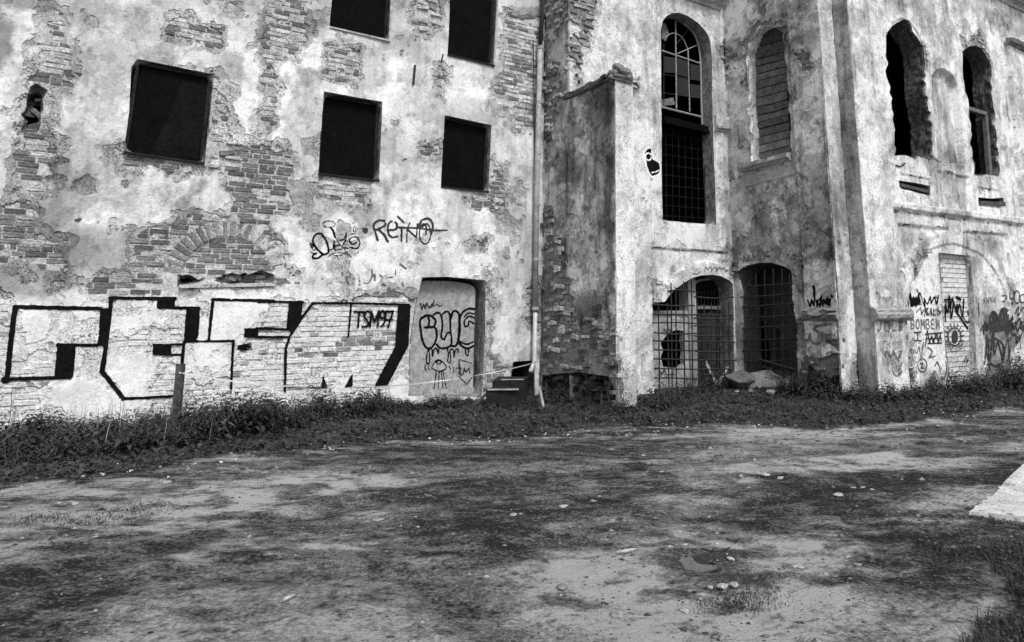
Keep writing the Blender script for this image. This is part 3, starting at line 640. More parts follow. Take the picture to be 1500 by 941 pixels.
patL = [([(108, 330), (112, 325), (150, 330), (205, 345), (190, 400), (120, 418), (92, 410), (88, 360)], .40, .06),
        ([(356, 80), (382, 66), (380, 205), (346, 208), (350, 130)], .78, .05), ([(395, 88), (432, 84), (455, 62), (474, 62), (474, 102), (440, 110), (404, 205), (398, 180)], .78, .05),
        ([(-50, -40), (76, -40), (78, 12), (40, 26), (0, 24), (-50, 30)], .34, .12), ([(-50, 28), (30, 30), (38, 60), (0, 110), (-50, 120)], .30, .15),
        ([(66, 228), (105, 225), (112, 256), (92, 268), (66, 256)], .22, .12), ([(108, 262), (128, 258), (132, 280), (104, 300)], .26, .12), ([(32, 330), (90, 240), (110, 300), (86, 340)], .34, .15),
        ([(84, 128), (122, 122), (112, 170), (98, 205), (76, 240), (74, 200)], .66, .06), ([(100, 50), (150, 30), (160, 100), (110, 120)], .62, .1), ([(0, 0), (10, 10), (80, 24), (70, 34), (0, 24)], .66, .08),
        ([(246, 262), (330, 262), (333, 312), (250, 312)], .64, .06), ([(150, 230), (246, 256), (250, 310), (150, 330), (100, 300)], .58, .2), ([(276, 262), (296, 268), (280, 300), (262, 300)], .36, .08),
        ([(440, 100), (475, 108), (474, 140), (468, 250), (430, 250), (420, 190), (440, 150)], .46, .05), ([(505, 62), (560, 64), (570, 118), (530, 126)], .40, .15), ([(452, -20), (484, -20), (482, 45), (470, 62), (455, 56)], .42, .06),
        ([(575, 90), (620, 100), (640, 130), (570, 138)], .70, .12), ([(560, 150), (640, 160), (640, 270), (560, 290)], .60, .3), ([(665, 100), (720, 110), (725, 170), (655, 165)], .66, .15),
        ([(120, 20), (240, 20), (240, 80), (190, 90), (180, 200), (110, 220)], .52, .3), ([(320, 0), (380, 0), (380, 60), (350, 90), (322, 70)], .56, .1),
        ([(530, 290), (640, 270), (730, 310), (730, 400), (600, 420), (480, 430), (410, 400), (430, 320)], .70, .2), ([(392, 330), (430, 300), (445, 330), (440, 370), (400, 372)], .60, .06),
        ([(512, 300), (545, 300), (548, 345), (525, 350), (512, 330)], .46, .06), ([(735, 250), (790, 250), (790, 420), (740, 400)], .50, .15), ([(728, 300), (760, 300), (770, 420), (715, 440)], .60, .15),
        ([(-50, 430), (300, 428), (430, 420), (600, 440), (606, 590), (60, 640), (-50, 640)], .76, .08),
        ([(718, 500), (770, 460), (785, 480), (775, 530), (730, 540)], .55, .08), ([(752, 520), (778, 500), (774, 540), (760, 550)], .36, .05),
        ([(735, 10), (790, 10), (790, 40), (750, 40)], .34, .06), ([(760, 50), (788, 40), (786, 90), (762, 88)], .44, .06), ([(36, 20), (76, 20), (50, 80), (36, 130), (20, 200), (20, 60)], .62, .1),
        ([(160, 500), (200, 510), (205, 560), (170, 565)], .60, .25), ([(40, 460), (80, 460), (70, 510), (30, 520)], .62, .2), ([(24, 400), (86, 395), (90, 428), (30, 440)], .62, .1), ([(0, 388), (70, 384), (78, 420), (0, 420)], .45, .15)]
WHITE = [L.pts(p) for p in ([(-60, 431), (120, 428), (260, 436), (420, 436), (520, 440), (600, 436), (606, 620), (-60, 640)],)]
DARKB = [L.pts(z4(*p)) for p in (((440, 570), (560, 560), (555, 610), (500, 640), (320, 630), (330, 600)), ((140, 610), (220, 610), (225, 680), (150, 680)), ((290, 640), (360, 640), (350, 680), (290, 670)))]
def inside(polys, u, z): return any(float(psdf(p, np.array([u]), np.array([z]))[0]) < 0 for p in polys)
def brick_tone(u, z, r):
    if inside(WHITE, u, z):
        if inside(DARKB, u, z): return r.uniform(.12, .30) if r.random() < .6 else r.uniform(.5, .7)
        return r.uniform(.68, .8) if r.random() < .95 else r.uniform(.25, .45)
    if inside(LIGHTB, u, z): return r.uniform(.34, .60) if r.random() < .7 else r.uniform(.12, .25)
    return r.uniform(.10, .24) if r.random() < .8 else r.uniform(.3, .45)
LIGHTB = [L.pts(p) for p in (exL[0], exL[3], exL[5], exL[6], exL[7], exL[8], exL[9], exL[14])]
def coreL(U, Zg):
    t = np.full(U.shape, .52)
    for P in WHITE: t = np.where(psdf(P, U, Zg) < 0, .70, t)
    return t
def fixL(U, Zg, t, ut):
    for P in WHITE:
        w_ = np.clip(.5-(psdf(P, U, Zg)+(fbm(U, Zg, .5, 95, 4)-.5)*.5)/.12, 0, 1); t = t*(1-w_)+(.77+(t-.77)*.35)*w_; ut = ut*(1-w_)+(.70+(t-.77)*.4)*w_
    return t, ut
ARC_C = np.array(L.px(334, 409)); AR0 = np.array(L.px(269, 385)); a_r = float(np.hypot(*(AR0-ARC_C)))*.97; a_R = a_r+.27
def reliefL(face, us, zs, U, Zg):
    rr = np.hypot(U-ARC_C[0], Zg-ARC_C[1]); h = np.where((rr < a_r) & (Zg > ARC_C[1]-.02), -.045, 0.0)
    h = h+.015*sstep(.0, 1.0, fbm(U, Zg, 2.5, 77, 2)*2-1)
    return h
uL0 = L.px(0, 560)[0]-1.6
wallL = Wall(L, uL0, -.005, -.1, 8.9, .0215, house, 11, openL, exL, patL, base=.56, relief=reliefL, coretone=coreL, peel=.62, mott=.17, bare=lambda U, Zg: np.where(Zg > ARC_C[1]-.05, np.maximum(np.hypot(U-ARC_C[0], Zg-ARC_C[1])-a_R-.05, -.22), 1.0), tonefix=fixL, cracks_and_shade_lines=[z2((300, 122), (380, 122), (450, 145), (520, 165), (560, 180)), z4((335, 452), (385, 432), (450, 420), (515, 402), (470, 370), (455, 345)), z4((0, 250), (40, 290), (65, 340), (140, 380), (165, 430)), zg((340, 395), (430, 315), (480, 318), (540, 332), (580, 315), (640, 358), (700, 352)), zg((750, 352), (850, 350), (940, 332), (1040, 290)), zg((80, 518), (150, 488), (220, 492), (300, 425)), z4((915, 345), (945, 345), (1060, 350)), z1((480, 640), (460, 600), (490, 590)), z3((575, 720), (600, 690), (630, 688), (640, 705)), z3((1000, 480), (1030, 540), (1045, 580)), z2((1060, 180), (1090, 260), (1107, 300))])
def arch_ring(u, z): rr = math.hypot(u-ARC_C[0], z-ARC_C[1]); return a_r-.01 < rr < a_R+.02 and z > ARC_C[1]-.02
RUBL = [L.pts(exL[3]), L.pts(exL[8])]
recs = lay(wallL, brick_tone, 21, skip=arch_ring, rub=lambda u, z: inside(RUBL, u, z))
r_ = np.random.default_rng(5); na = int(math.pi*a_r/.088)
for k in range(na+1):
    a = math.pi*k/na; u = ARC_C[0]+math.cos(a)*(a_r+.13); z = ARC_C[1]+math.sin(a)*(a_r+.13)
    if u > 0: continue
    j, i = wallL.idx(u, z)
    if wallL.D[j, i] < .06 and r_.random() > .08: recs.append((u, z, .25*r_.uniform(.85, 1), .075, a, -.008+r_.normal(0, .008), float(r_.uniform(.12, .30))))
print('house bricks', emit_bricks(L, recs, house, 290))
# masonry body behind the face, so the house is solid from any side
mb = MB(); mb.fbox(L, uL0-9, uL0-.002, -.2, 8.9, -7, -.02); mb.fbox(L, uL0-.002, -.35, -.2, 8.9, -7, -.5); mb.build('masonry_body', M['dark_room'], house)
def square_window(poly, hh, idx, frame_right=False, mat='dark_board', tone=.16, cut=None):
    P = L.pts(poly); win = reveal('window', L, P, .012, -.30, tone, house, jit=.020, seed=40+idx)
    P2 = L.pts(poly); c = np.array(P2).mean(0); P3 = [tuple(c+(np.array(q)-c)*1.05) for q in P2]
    pn = slab('shutter_panel', L, P3, -hh-.03, -hh, M[mat], win)
    return win, P2, c
for i, poly in enumerate((W1, W2, W3, W4, W5)):
    win, P2, c = square_window(poly, (.10, .15, .14, .17, .17)[i], i)
    us_ = [q[0] for q in P2]; zs_ = [q[1] for q in P2]; u0, u1, z0_, z1_ = min(us_), max(us_), min(zs_), max(zs_)
    mb = MB(); hh = (.10, .15, .14, .17, .17)[i]; f = .055
    ur = [q for q in P2]; tr = max(P2, key=lambda q: q[0]+q[1]*.6); br = max(P2, key=lambda q: q[0]-q[1]*.6); tl = min(P2, key=lambda q: q[0]-q[1]*.6); bl = min(P2, key=lambda q: q[0]+q[1]*.6)
    def bar(a, b, w_): mb.plank(L.P(a[0], a[1], -hh+.02), L.P(b[0], b[1], -hh+.02), (L.d if abs(a[1]-b[1]) > abs(a[0]-b[0]) else np.array([0, 0, 1.])), L.n, w_, .05)
    bar((tr[0]-f*.6, tr[1]-.02), (br[0]-f*.6, br[1]+.02), f); bar((tl[0]+f*.4, tl[1]-.02), (bl[0]+f*.4, bl[1]+.02), f*.8); bar((tl[0], tl[1]-.03), (tr[0]-f, tr[1]-.03), f)
    mb.build('frame', M['frame_dark'], win)
    if i in (3, 4):
        m2 = MB(); m2.plank(L.P(tr[0]-.012, tr[1], .02), L.P(br[0]-.012, br[1], .02), L.d, L.n, .035, .03); m2.build('casing', M['pale_wood'], win)
    m3 = MB(); m3.plank(L.P(bl[0], bl[1]+.008, .0), L.P(br[0], br[1]+.008, .0), np.array([0, 0, 1.]), L.n, .03, .10); m3.build('sill', M['dark_conc'] if i != 3 else M['pale_wood'], win)
w1_ = [o for o in bpy.data.objects if o.name == 'window'][0]
slab('shutter_panel', L, L.pts(z1((785, 345), (905, 372), (878, 690), (640, 668), (700, 560)), -.095), -.10, -.094, M['shade_edge_board'], w1_)  # added sheet whose edge stands in for a diagonal shadow line
# boarded doorway
P = L.pts(DOOR); dw = reveal('doorway', L, P, .012, -.40, .22, house, seed=60)
hb = -.20
BOARD = z4((640, 372), (670, 364), (780, 366), (850, 378), (872, 392), (877, 410), (874, 600), (868, 860), (596, 860), (606, 800), (612, 560), (630, 430))
board = slab('door_board', L, L.pts(BOARD, hb), hb-.02, hb, M['chip'], house, label='grey chipboard sheet closing the doorway, sprayed with bubble lettering')
# dark pockets behind the broken holes of the wall
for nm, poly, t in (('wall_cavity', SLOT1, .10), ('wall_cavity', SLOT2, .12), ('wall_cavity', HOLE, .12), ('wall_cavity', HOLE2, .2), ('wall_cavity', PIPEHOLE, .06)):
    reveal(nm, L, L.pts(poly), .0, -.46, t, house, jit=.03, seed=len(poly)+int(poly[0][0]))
# loose rubble lying in the niche under the arch and in the chase
mb = MB(); r = np.random.default_rng(8); V = []; F = []
recs = []
for k in range(26):
    x = r.uniform(316, 400); y = 412-abs(r.normal(0, 4)); u, z = L.px(x, y); recs.append((u, z, r.uniform(.10, .22), r.uniform(.05, .08), r.normal(0, .2), -.14+r.normal(0, .04), float(r.uniform(.1, .3))))
for k in range(10):
    x = r.uniform(36, 60); y = r.uniform(140, 190); u, z = L.px(x, y); recs.append((u, z, r.uniform(.10, .2), r.uniform(.05, .08), r.normal(0, .25), -.2+r.normal(0, .04), float(r.uniform(.08, .2))))
emit_bricks(L, recs, house, 0, 'rubble')
# ledge of brick above the niche
mb = MB(); a = L.px(262, 420); b = L.px(402, 417)
mb.plank(L.P(a[0], a[1], -.1), L.P(b[0], b[1], -.1), (0, 0, 1), L.n, .05, .3); mb.build('niche_ledge', M['mortar'], house, tone=.5)
# iron wall anchors
mb = MB(); a = L.px(*z3((666, 284))[0]); b = L.px(*z3((658, 368))[0]); mb.plank(L.P(a[0], a[1], .05), L.P(b[0], b[1], .05), L.d, L.n, .035, .03); mb.build('iron_anchor', M['iron'], house)
mb = MB(); a = L.px(*z3((787, 236))[0]); b = L.px(*z3((780, 268))[0]); mb.plank(L.P(a[0], a[1], .04), L.P(b[0], b[1], .04), L.d, L.n, .02, .03); mb.build('iron_anchor', M['iron'], house)
# rain pipe in the corner
def wpt(face, x, y, h): u, z = face.px(x, y, h); return face.P(u, z, h)
dp = MB(); dp.tube([wpt(L, 796, -60, .12), wpt(L, 795, 20, .12), wpt(L, 791, 70, .12)], .045); pipe = dp.build('drainpipe', M['iron'], house, shade=True)
d2 = MB(); d2.tube([wpt(L, 791.5, 66, .11), wpt(L, 786, 290, .11), wpt(L, 784, 458, .11)], .055, 10); d2.build('pipe_length', M['zinc'], pipe, shade=True)
d3 = MB(); d3.tube([wpt(L, 784.5, 446, .12), wpt(L, 782, 528, .12), wpt(L, 781, 536, .14), wpt(L, 777, 545, .2)], .042, 10); d3.build('pipe_shoe', M['pipe_new'], pipe, shade=True)
for y in (70, 150, 225, 300, 380, 452):
    m2 = MB(); x = 791.5-(y-66)*.0195; m2.tube([wpt(L, x, y-2, .11), wpt(L, x, y+2, .11)], .066, 10); m2.tube([wpt(L, x, y, .11), wpt(L, x, y, -.02)], .012, 5); m2.build('bracket', M['zinc'], pipe)
d4 = MB(); d4.tube([wpt(L, 783.5, 228, .05), wpt(L, 781, 60, .05)], .012, 5); d4.build('cable', M['iron'], pipe)

# ------------------------------------------------------------------ the ruined church
church = thing('ruined_church', 'grey ruined church with tall arched windows, barred gates and a stepped corner', 'church')
TW = zw((88, 1000), (86, 600), (85, 200), (95, 150), (120, 115), (160, 92), (210, 90), (270, 112), (340, 160), (395, 220), (425, 290), (435, 400), (437, 700), (440, 860))+[(1049, 330), (970, 323)]
GATE1 = zt((66, 840), (60, 337), (95, 326), (130, 322), (155, 285), (190, 247), (250, 205), (292, 184), (330, 172), (400, 168), (450, 175), (505, 203), (522, 222), (534, 850))
GATE2 = zt((596, 850), (585, 500), (578, 260), (562, 200), (548, 152), (600, 116), (680, 98), (750, 100), (820, 120), (862, 146), (868, 300), (890, 470), (896, 850))
BW = [(1102, 243), (1097, 160), (1094, 90), (1098, 62), (1112, 38), (1131, 34), (1147, 47), (1152, 90), (1157, 160), (1160, 234)]
RW1 = z7((470, 668), (458, 450), (452, 360), (430, 330), (438, 280), (430, 190), (442, 140), (470, 97), (505, 84), (540, 110), (570, 160), (592, 205), (598, 300), (612, 450), (630, 560), (636, 685))
RW2 = z7((815, 748), (800, 600), (790, 470), (775, 400), (758, 280), (765, 230), (790, 200), (820, 195), (855, 225), (882, 280), (890, 380), (895, 460), (905, 560), (922, 758))
RS1 = z7((488, 777), (560, 788), (625, 802), (625, 842), (550, 822), (488, 808)); RS2 = z7((830, 850), (890, 856), (940, 852), (945, 886), (832, 882))
RD = z8((627, 250), (752, 262), (765, 400), (778, 745), (668, 750), (650, 600), (640, 480))
BCAV = zm((150, 620), (200, 640), (290, 690), (330, 672), (368, 668), (372, 800), (130, 800))
RW1 = rag(RW1, 1.5, 7, 11); RW2 = rag(RW2, 1.4, 7, 12); BCAV = rag(BCAV, 2.2, 8, 13); BW = rag(BW, 1.2, 9, 14)
# --- return wall beside the house with the buttress (left-facing)
zb0 = C1.px(832, 147)[1]; zb1 = C1.px(895, 119)[1]
def keepC(U, Zg): return np.where(U > s_c+.05, Zg-(zb0+(zb1-zb0)*np.clip((U-s_c)/(s_b-s_c), 0, 1)), -1.0)
exC = [[(795, -20), (829, -20), (829, 30), (822, 40), (806, 50), (795, 62)], [(798, 95), (818, 100), (822, 130), (812, 146), (800, 150)], [(797, 150), (812, 160), (806, 230), (797, 230)],
       [(780, 395), (812, 392), (832, 410), (833, 470), (850, 486), (880, 480), (905, 498), (912, 600), (770, 620)], [(797, 300), (815, 320), (826, 390), (797, 400)]]
patC = [([(797, 60), (826, 40), (829, 140), (800, 100)], .36, .1), ([(820, 130), (840, 140), (840, 250), (818, 300)], .46, .15), ([(858, 140), (896, 120), (898, 250), (862, 230)], .24, .2), ([(880, 130), (897, 118), (901, 430), (888, 420)], .17, .10),
        ([(848, 180), (862, 180), (864, 228), (850, 232)], .62, .05), ([(838, 240), (880, 240), (895, 470), (840, 470)], .42, .25), ([(797, 230), (835, 210), (838, 330), (800, 330)], .36, .15), ([(815, 350), (832, 350), (830, 470), (800, 460)], .18, .15), ([(870, 420), (902, 420), (905, 500), (880, 490)], .5, .15)]
wallC = Wall(C1, 0.004, s_b, -.1, 9.4, .021, church, 31, [C1.pts([(778, 556), (808, 548), (850, 546), (890, 552), (900, 570), (905, 640), (770, 640)])], exC, patC, base=.68, keep=keepC, peel=.535, mott=.30, coretone=.30, rough=.8)
recs = lay(wallC, lambda u, z, r: r.uniform(.10, .34) if r.random() < .55 else r.uniform(.34, .62), 33, jz=.010, miss=.07, rub=True, off=.004)
emit_bricks(C1, recs, church, 70)
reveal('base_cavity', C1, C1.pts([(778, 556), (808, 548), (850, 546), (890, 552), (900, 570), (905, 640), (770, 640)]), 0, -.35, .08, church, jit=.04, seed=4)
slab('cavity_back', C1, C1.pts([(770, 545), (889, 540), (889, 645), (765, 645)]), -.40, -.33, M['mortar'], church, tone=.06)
def fill_rubble(face, poly, n, h0, h1, tones, seed):
    P = np.array(face.pts(poly)); q = np.random.default_rng(seed); out = []
    while len(out) < n:
        u = q.uniform(P[:, 0].min(), P[:, 0].max()); z = q.uniform(max(-.05, P[:, 1].min()), P[:, 1].max())
        if float(psdf(P, np.array([u]), np.array([z]))[0]) < .03: out.append((u, z, q.uniform(.09, .26), q.uniform(.05, .10), q.normal(0, .25), q.uniform(h0, h1), float(q.uniform(*tones))))
    emit_bricks(face, out, church, 0, 'rubble')
fill_rubble(C1, [(780, 556), (808, 548), (850, 546), (886, 552), (892, 570), (892, 640), (770, 640)], 170, -.26, -.04, (.02, .15), 71)  # back and rubble toned near black to paint the hollow's shade
# --- buttress front
patF = [([(893, 110), (905, 110), (909, 470), (899, 470)], .72, .05), ([(899, 430), (935, 430), (940, 600), (899, 600)], .58, .2)]
def keepF(U, Zg): return Zg-zb1-.0*U
wallF = Wall(BF, 0.0, w_b, -.1, zb1+.1, .021, church, 37, (), [[(896, 540), (906, 520), (912, 545), (910, 600), (890, 600)]], patF, base=.72, keep=keepF, peel=.66, mott=.12, coretone=.2)
emit_bricks(BF, lay(wallF, lambda u, z, r: r.uniform(.1, .3), 38), church, 12)
mb = MB(); mb.fbox(BF, .43, w_b-.003, -.1, zb1-.08, -(s_b-s_c)-.02, -.03); mb.build('buttress_body', M['mortar'], church, tone=.3)
# lean-to cap of the buttress: two layers of broken slabs and a heap of rubble at the front
a0 = C1.P(s_c-.10, zb0, .10); a1 = C1.P(s_b+.10, zb1, .10)
cv = []
mb = MB()
for k in range(9):
    f0 = k/9; f1 = (k+1)/9; r = np.random.default_rng(70+k)
    u0 = s_c-.06+(s_b-s_c+.12)*f0; u1 = s_c-.06+(s_b-s_c+.12)*f1-.015; zz = zb0+(zb1-zb0)*(f0+f1)/2+r.normal(0, .010)
    mb.fbox(C1, u0, u1, zz+.0, zz+.055, -w_b*.9, .10+r.normal(0, .02), .008); mb.fbox(C1, u0+.03, u1+.02, zz+.06, zz+.115, -w_b*.9, .06+r.normal(0, .025), .010)
mb.build('buttress_cap', M['mortar'], church, tone=.11)
recs = []
def lump(name, c, s, mat, parent, tone, seed, sub=2, cuts=7, **kw):
    import bmesh
    bm = bmesh.new(); bmesh.ops.create_icosphere(bm, subdivisions=sub, radius=1); r = np.random.default_rng(seed); dirs = r.normal(size=(cuts, 3)); dirs /= np.linalg.norm(dirs, axis=1)[:, None]; offs = r.uniform(.5, .88, cuts)
    for v in bm.verts:
        p = np.array(v.co)
        for d, o in zip(dirs, offs):
            e = p @ d-o
            if e > 0: p = p-d*e*(1.0 if cuts > 7 else .9)
        p = p*np.array(s)+r.normal(0, .02*min(s), 3); v.co = p
    me = bpy.data.meshes.new(name); bm.to_mesh(me); bm.free(); me.materials.append(mat)
    at = me.attributes.new('tone', 'FLOAT', 'POINT'); at.data.foreach_set('value', np.full(len(me.vertices), tone, np.float32))
    o = link(name, me, parent, **kw); o.location = c; o.rotation_euler = (r.uniform(-.3, .3), r.uniform(-.3, .3), r.uniform(0, 6)); o.color = (tone, tone, tone, 1); return o
for k, (x, y, s) in enumerate(((902, 108, .13), (908, 100, .14), (915, 104, .15), (922, 108, .13), (911, 113, .13), (918, 115, .12), (925, 114, .10), (900, 114, .10))):
    u, z = BF.px(x, y, .0); lump('cap_stone', BF.P(u, z, -.08+.03*(k % 3)), (s, s*.9, s*.75), M['stone'], church, .14+.05*(k % 4), 300+k)
# --- front wall with the tall window and first gate
exT = [[(829, -30), (872, -30), (873, 28), (862, 68), (850, 66), (846, 40), (829, 30)], [(837, 50), (850, 60), (852, 90), (848, 122), (840, 118), (836, 80)], [(918, 118), (932, 120), (934, 138), (924, 143), (916, 134)],
       zw((490, 370), (520, 285), (600, 330), (600, 400), (535, 490), (500, 420)), zt((490, 20), (580, 20), (580, 200), (530, 190), (500, 110), (520, 60)), zt((50, 200), (100, 250), (80, 330), (60, 335))]
ucT = T.ucol(956); arT = T.pts(smooth(zt((62, 345), (75, 320), (110, 250), (170, 185), (240, 130), (320, 98), (400, 92), (480, 122), (540, 180), (600, 300), (600, 900), (62, 900)), 3)); lineT = T.px(1010, 366)[1]
def reliefT(face, us, zs, U, Zg):
    h = np.where(U < T.ucol(954), .05, 0.0)
    rec = (U > T.ucol(956)) & (Zg < lineT) & (U < T.px(1066, 372)[0])
    h = np.where(rec, -.045, h); a = grid_sdf([arT], us, zs); h = np.where((a < 0) & rec, .012, h)
    gr = grid_line([T.pts([(953, -40), (954, 165)]), T.pts([(954, 165), (957, 330)])], us, zs); h = h-.03*(gr < .022)
    return h+.05*(grid_line([T.pts([(1056, 190), (1060, 380)])], us, zs) < .03)
patT = [([(829, 30), (846, 35), (838, 130), (829, 140)], .66, .06), ([(905, 150), (950, 160), (955, 380), (905, 360)], .64, .25), ([(895, 400), (952, 400), (956, 580), (900, 580)], .58, .25), ([(870, 20), (905, 15), (925, 40), (915, 80), (880, 90)], .44, .12),
        ([(929, -20), (952, -20), (952, 60), (929, 60)], .46, .12), ([(1045, 40), (1070, 50), (1070, 160), (1045, 150)], .50, .1), ([(955, 330), (1060, 335), (1060, 362), (958, 360)], .66, .08), ([(958, 372), (1060, 375), (1040, 388), (960, 440)], .62, .15),
        ([(1052, 200), (1074, 205), (1074, 380), (1060, 380)], .42, .1)]
wallT = Wall(T, 0.0, t_i-.004, -.1, 9.6, .023, church, 41, [T.pts(p) for p in (TW, GATE1)], exT, patT, keep=lambda U, Zg: np.where(Zg < zb0-.15, .06-U, -1.0), base=.70, relief=reliefT, peel=.66, mott=.17, coretone=.28, cracks_and_shade_lines=[[(957, 363.5), (1000, 366), (1062, 371)], zt((70, 330), (110, 252), (170, 187)), zt((240, 130), (320, 104), (390, 97))])  # the long level gap draws the shadow line above the panel
emit_bricks(T, lay(wallT, lambda u, z, r: r.uniform(.16, .5), 43, miss=.1, rub=True), church, 50)
# --- left-facing wall with the boarded window and the second gate
exB = [z5((1000, -20), (1035, -20), (1035, 40), (1022, 90), (1005, 60)), z5((950, 230), (935, 190), (960, 150), (1000, 95), (1060, 88), (1115, 130), (1140, 200), (1125, 170), (1050, 110), (1000, 150), (965, 220), (960, 380), (950, 380)), zw((520, 285), (560, 330), (585, 375), (540, 490), (505, 420)),
       z5((1165, 230), (1235, 230), (1235, 320), (1190, 310)), zt((840, 60), (930, 40), (935, 90), (880, 75)), zt((868, 420), (920, 430), (940, 560), (900, 570)),
       zm((80, 720), (90, 600), (120, 545), (180, 540), (250, 560), (300, 540), (390, 520), (440, 570), (455, 660), (465, 900), (60, 900)), zm((270, 440), (370, 445), (400, 500), (390, 530), (300, 470)), zt((510, 20), (580, 30), (560, 110), (600, 150), (530, 190))]
patB = [([(1173, 236), (1215, 226), (1228, 350), (1226, 380), (1172, 400)], .29, .04), ([(1076, 20), (1100, 40), (1098, 70), (1080, 60)], .60, .08), ([(1088, 80), (1100, 60), (1106, 230), (1092, 240)], .50, .06), ([(1075, 265), (1165, 250), (1170, 360), (1080, 370)], .44, .25), ([(1160, 70), (1190, 100), (1195, 190), (1165, 215)], .56, .1),
        ([(1100, -20), (1200, -20), (1200, 60), (1150, 80)], .34, .2), ([(1178, 385), (1222, 380), (1226, 450), (1178, 452)], .62, .08), ([(1090, 400), (1080, 560), (1076, 560), (1074, 400)], .5, .04), ([(1200, -20), (1216, -20), (1230, 320), (1216, 320)], .38, .04), ([(1176, 470), (1230, 470), (1236, 560), (1180, 560)], .42, .15), ([(1120, 290), (1135, 290), (1140, 370), (1120, 375)], .56, .08)]
def reliefB(face, us, zs, U, Zg):
    h = np.where(U > B.ucol(1181), .06, 0.0); g = grid_line([B.pts([(1204, 0), (1228, 440)])], us, zs); h = h+.03*(g < .03)
    return h+np.where((U > B.ucol(1181)) & (Zg < B.px(1205, 470)[1]), .05, 0)
wallB = Wall(B, 0.004, b_l, -.1, 9.8, .023, church, 51, [B.pts(p) for p in (BW, GATE2, BCAV)], exB, patB, base=.64, relief=reliefB, peel=.60, mott=.26, coretone=.25, cracks_and_shade_lines=[zt((880, 75), (910, 65), (935, 75)), zt((930, 40), (935, 130)), z5((870, 782), (940, 765)), [(1170, 340), (1210, 332), (1225, 330)]])
emit_bricks(B, lay(wallB, lambda u, z, r: r.uniform(.12, .4), 53, miss=.08, rub=True), church, 70)
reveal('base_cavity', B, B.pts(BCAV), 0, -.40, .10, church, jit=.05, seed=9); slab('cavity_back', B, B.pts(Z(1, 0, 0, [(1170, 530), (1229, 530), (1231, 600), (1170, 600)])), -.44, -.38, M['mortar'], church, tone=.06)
fill_rubble(B, zm((150, 620), (200, 640), (290, 690), (330, 672), (360, 668), (362, 800), (130, 800)), 70, -.28, -.05, (.02, .14), 72)  # back slab and rubble darkened here too for the hollow's shade
# --- stepped corner
def reliefS(face, us, zs, U, Zg): return .03*(np.abs(U-us[-1]*.25) < .04)
wallS1 = Wall(S1, -.125, s1_l-.003, -.1, 11, .025, church, 55, (), [zm((440, 560), (470, 600), (500, 690), (450, 700))], [([(1232, 230), (1250, 230), (1256, 460), (1236, 460)], .46, .1)], base=.5, relief=reliefS, keep=lambda U, Zg: np.where(Zg < B.px(1205, 470)[1], -.11, -.055)-U, peel=.68, mott=.2, coretone=.3)
wallS2 = Wall(S2, .004, s2_l+.05, -.1, 11, .025, church, 57, (), [], [([(1250, 300), (1268, 300), (1276, 460), (1256, 460)], .34, .1)], base=.36, peel=.66, mott=.22, keep=lambda U, Zg: U-np.where(Zg < R.px(1295, 468)[1], s2_l+.05, s2_l))  # darker base paints the shade on this left-facing strip
# --- right face
exR = [z7((755, 160), (775, 165), (790, 175), (830, 138), (850, 175), (875, 245), (885, 300), (855, 225), (820, 193), (790, 200), (770, 225)), z7((636, 685), (655, 690), (655, 715), (625, 715), (620, 690)), z7((595, 200), (602, 205), (612, 300), (600, 300)),
       z8((560, 222), (585, 245), (570, 255), (545, 300), (525, 340), (530, 300)), z8((505, 640), (520, 640), (530, 790), (510, 790)), zr((160, 400), (185, 400), (190, 440), (170, 440)), zr((40, 770), (20, 740), (10, 800))]
panR = R.pts(z8((457, 133), (660, 154), (715, 164), (902, 175), (915, 300), (940, 800), (450, 800))); outR = R.pts(z8(*smooth([(466, 350), (500, 270), (540, 215), (600, 175), (690, 157), (770, 185), (830, 235), (880, 310), (915, 420), (945, 800), (460, 800)], 3)))
inR = R.pts(z8(*smooth([(490, 500), (510, 390), (540, 300), (575, 248), (630, 222), (690, 214), (760, 238), (805, 262), (850, 320), (885, 390), (915, 510), (935, 800), (490, 800)], 3)))
nicR = R.pts(z7(*smooth([(632, 330), (650, 306), (680, 299), (715, 325), (738, 370), (750, 480), (775, 710)], 2))+z7((662, 702), (640, 500)))
aprR = R.pts(z7((655, 736), (790, 762), (800, 912), (662, 895))); apr1 = R.pts(z7((498, 748), (625, 772), (632, 850), (498, 815))); apr2 = R.pts(z7((828, 806), (922, 820), (928, 900), (832, 890)))
pilR = R.pts([(1471, 64), (1540, 90), (1590, 560), (1545, 700), (1500, 500), (1493, 280)]); strR = R.pts([(1308, 306), (1500, 329)]); str2 = R.pts([(1308, 297), (1500, 319)])
capz = R.px(1295, 468)[1]
def reliefR(face, us, zs, U, Zg):
    S = lambda P: grid_sdf([P], us, zs)
    h = np.zeros(U.shape); h = np.where(S(panR) < 0, -.055, h); h = np.where(S(outR) < 0, .0, h); h = np.where(S(inR) < 0, -.035, h)
    h = np.where(S(nicR) < 0, -.16, h); h = np.where(S(aprR) < 0, -.035, h); h = np.where(S(apr1) < 0, -.03, h); h = np.where(S(apr2) < 0, -.03, h)
    h = np.where(S(pilR) < 0, .09, h); h = h+np.where((U < R.ucol(1322)) & (Zg < capz), .05, 0)
    g = grid_line([strR], us, zs); zl = np.interp(U, [strR[0][0], strR[1][0]], [strR[0][1], strR[1][1]]); h = h+.08*((Zg > zl) & (Zg < zl+.14) & (U > strR[0][0]))
    h = h+.03*(np.abs(grid_line([R.pts(z7((460, 690), (470, 872)))], us, zs)) < .03)+.03*(np.abs(grid_line([R.pts(z7(*smooth([(438, 150), (460, 95), (500, 78), (545, 105), (578, 160), (590, 195)], 3)))], us, zs)) < .035)
    return h
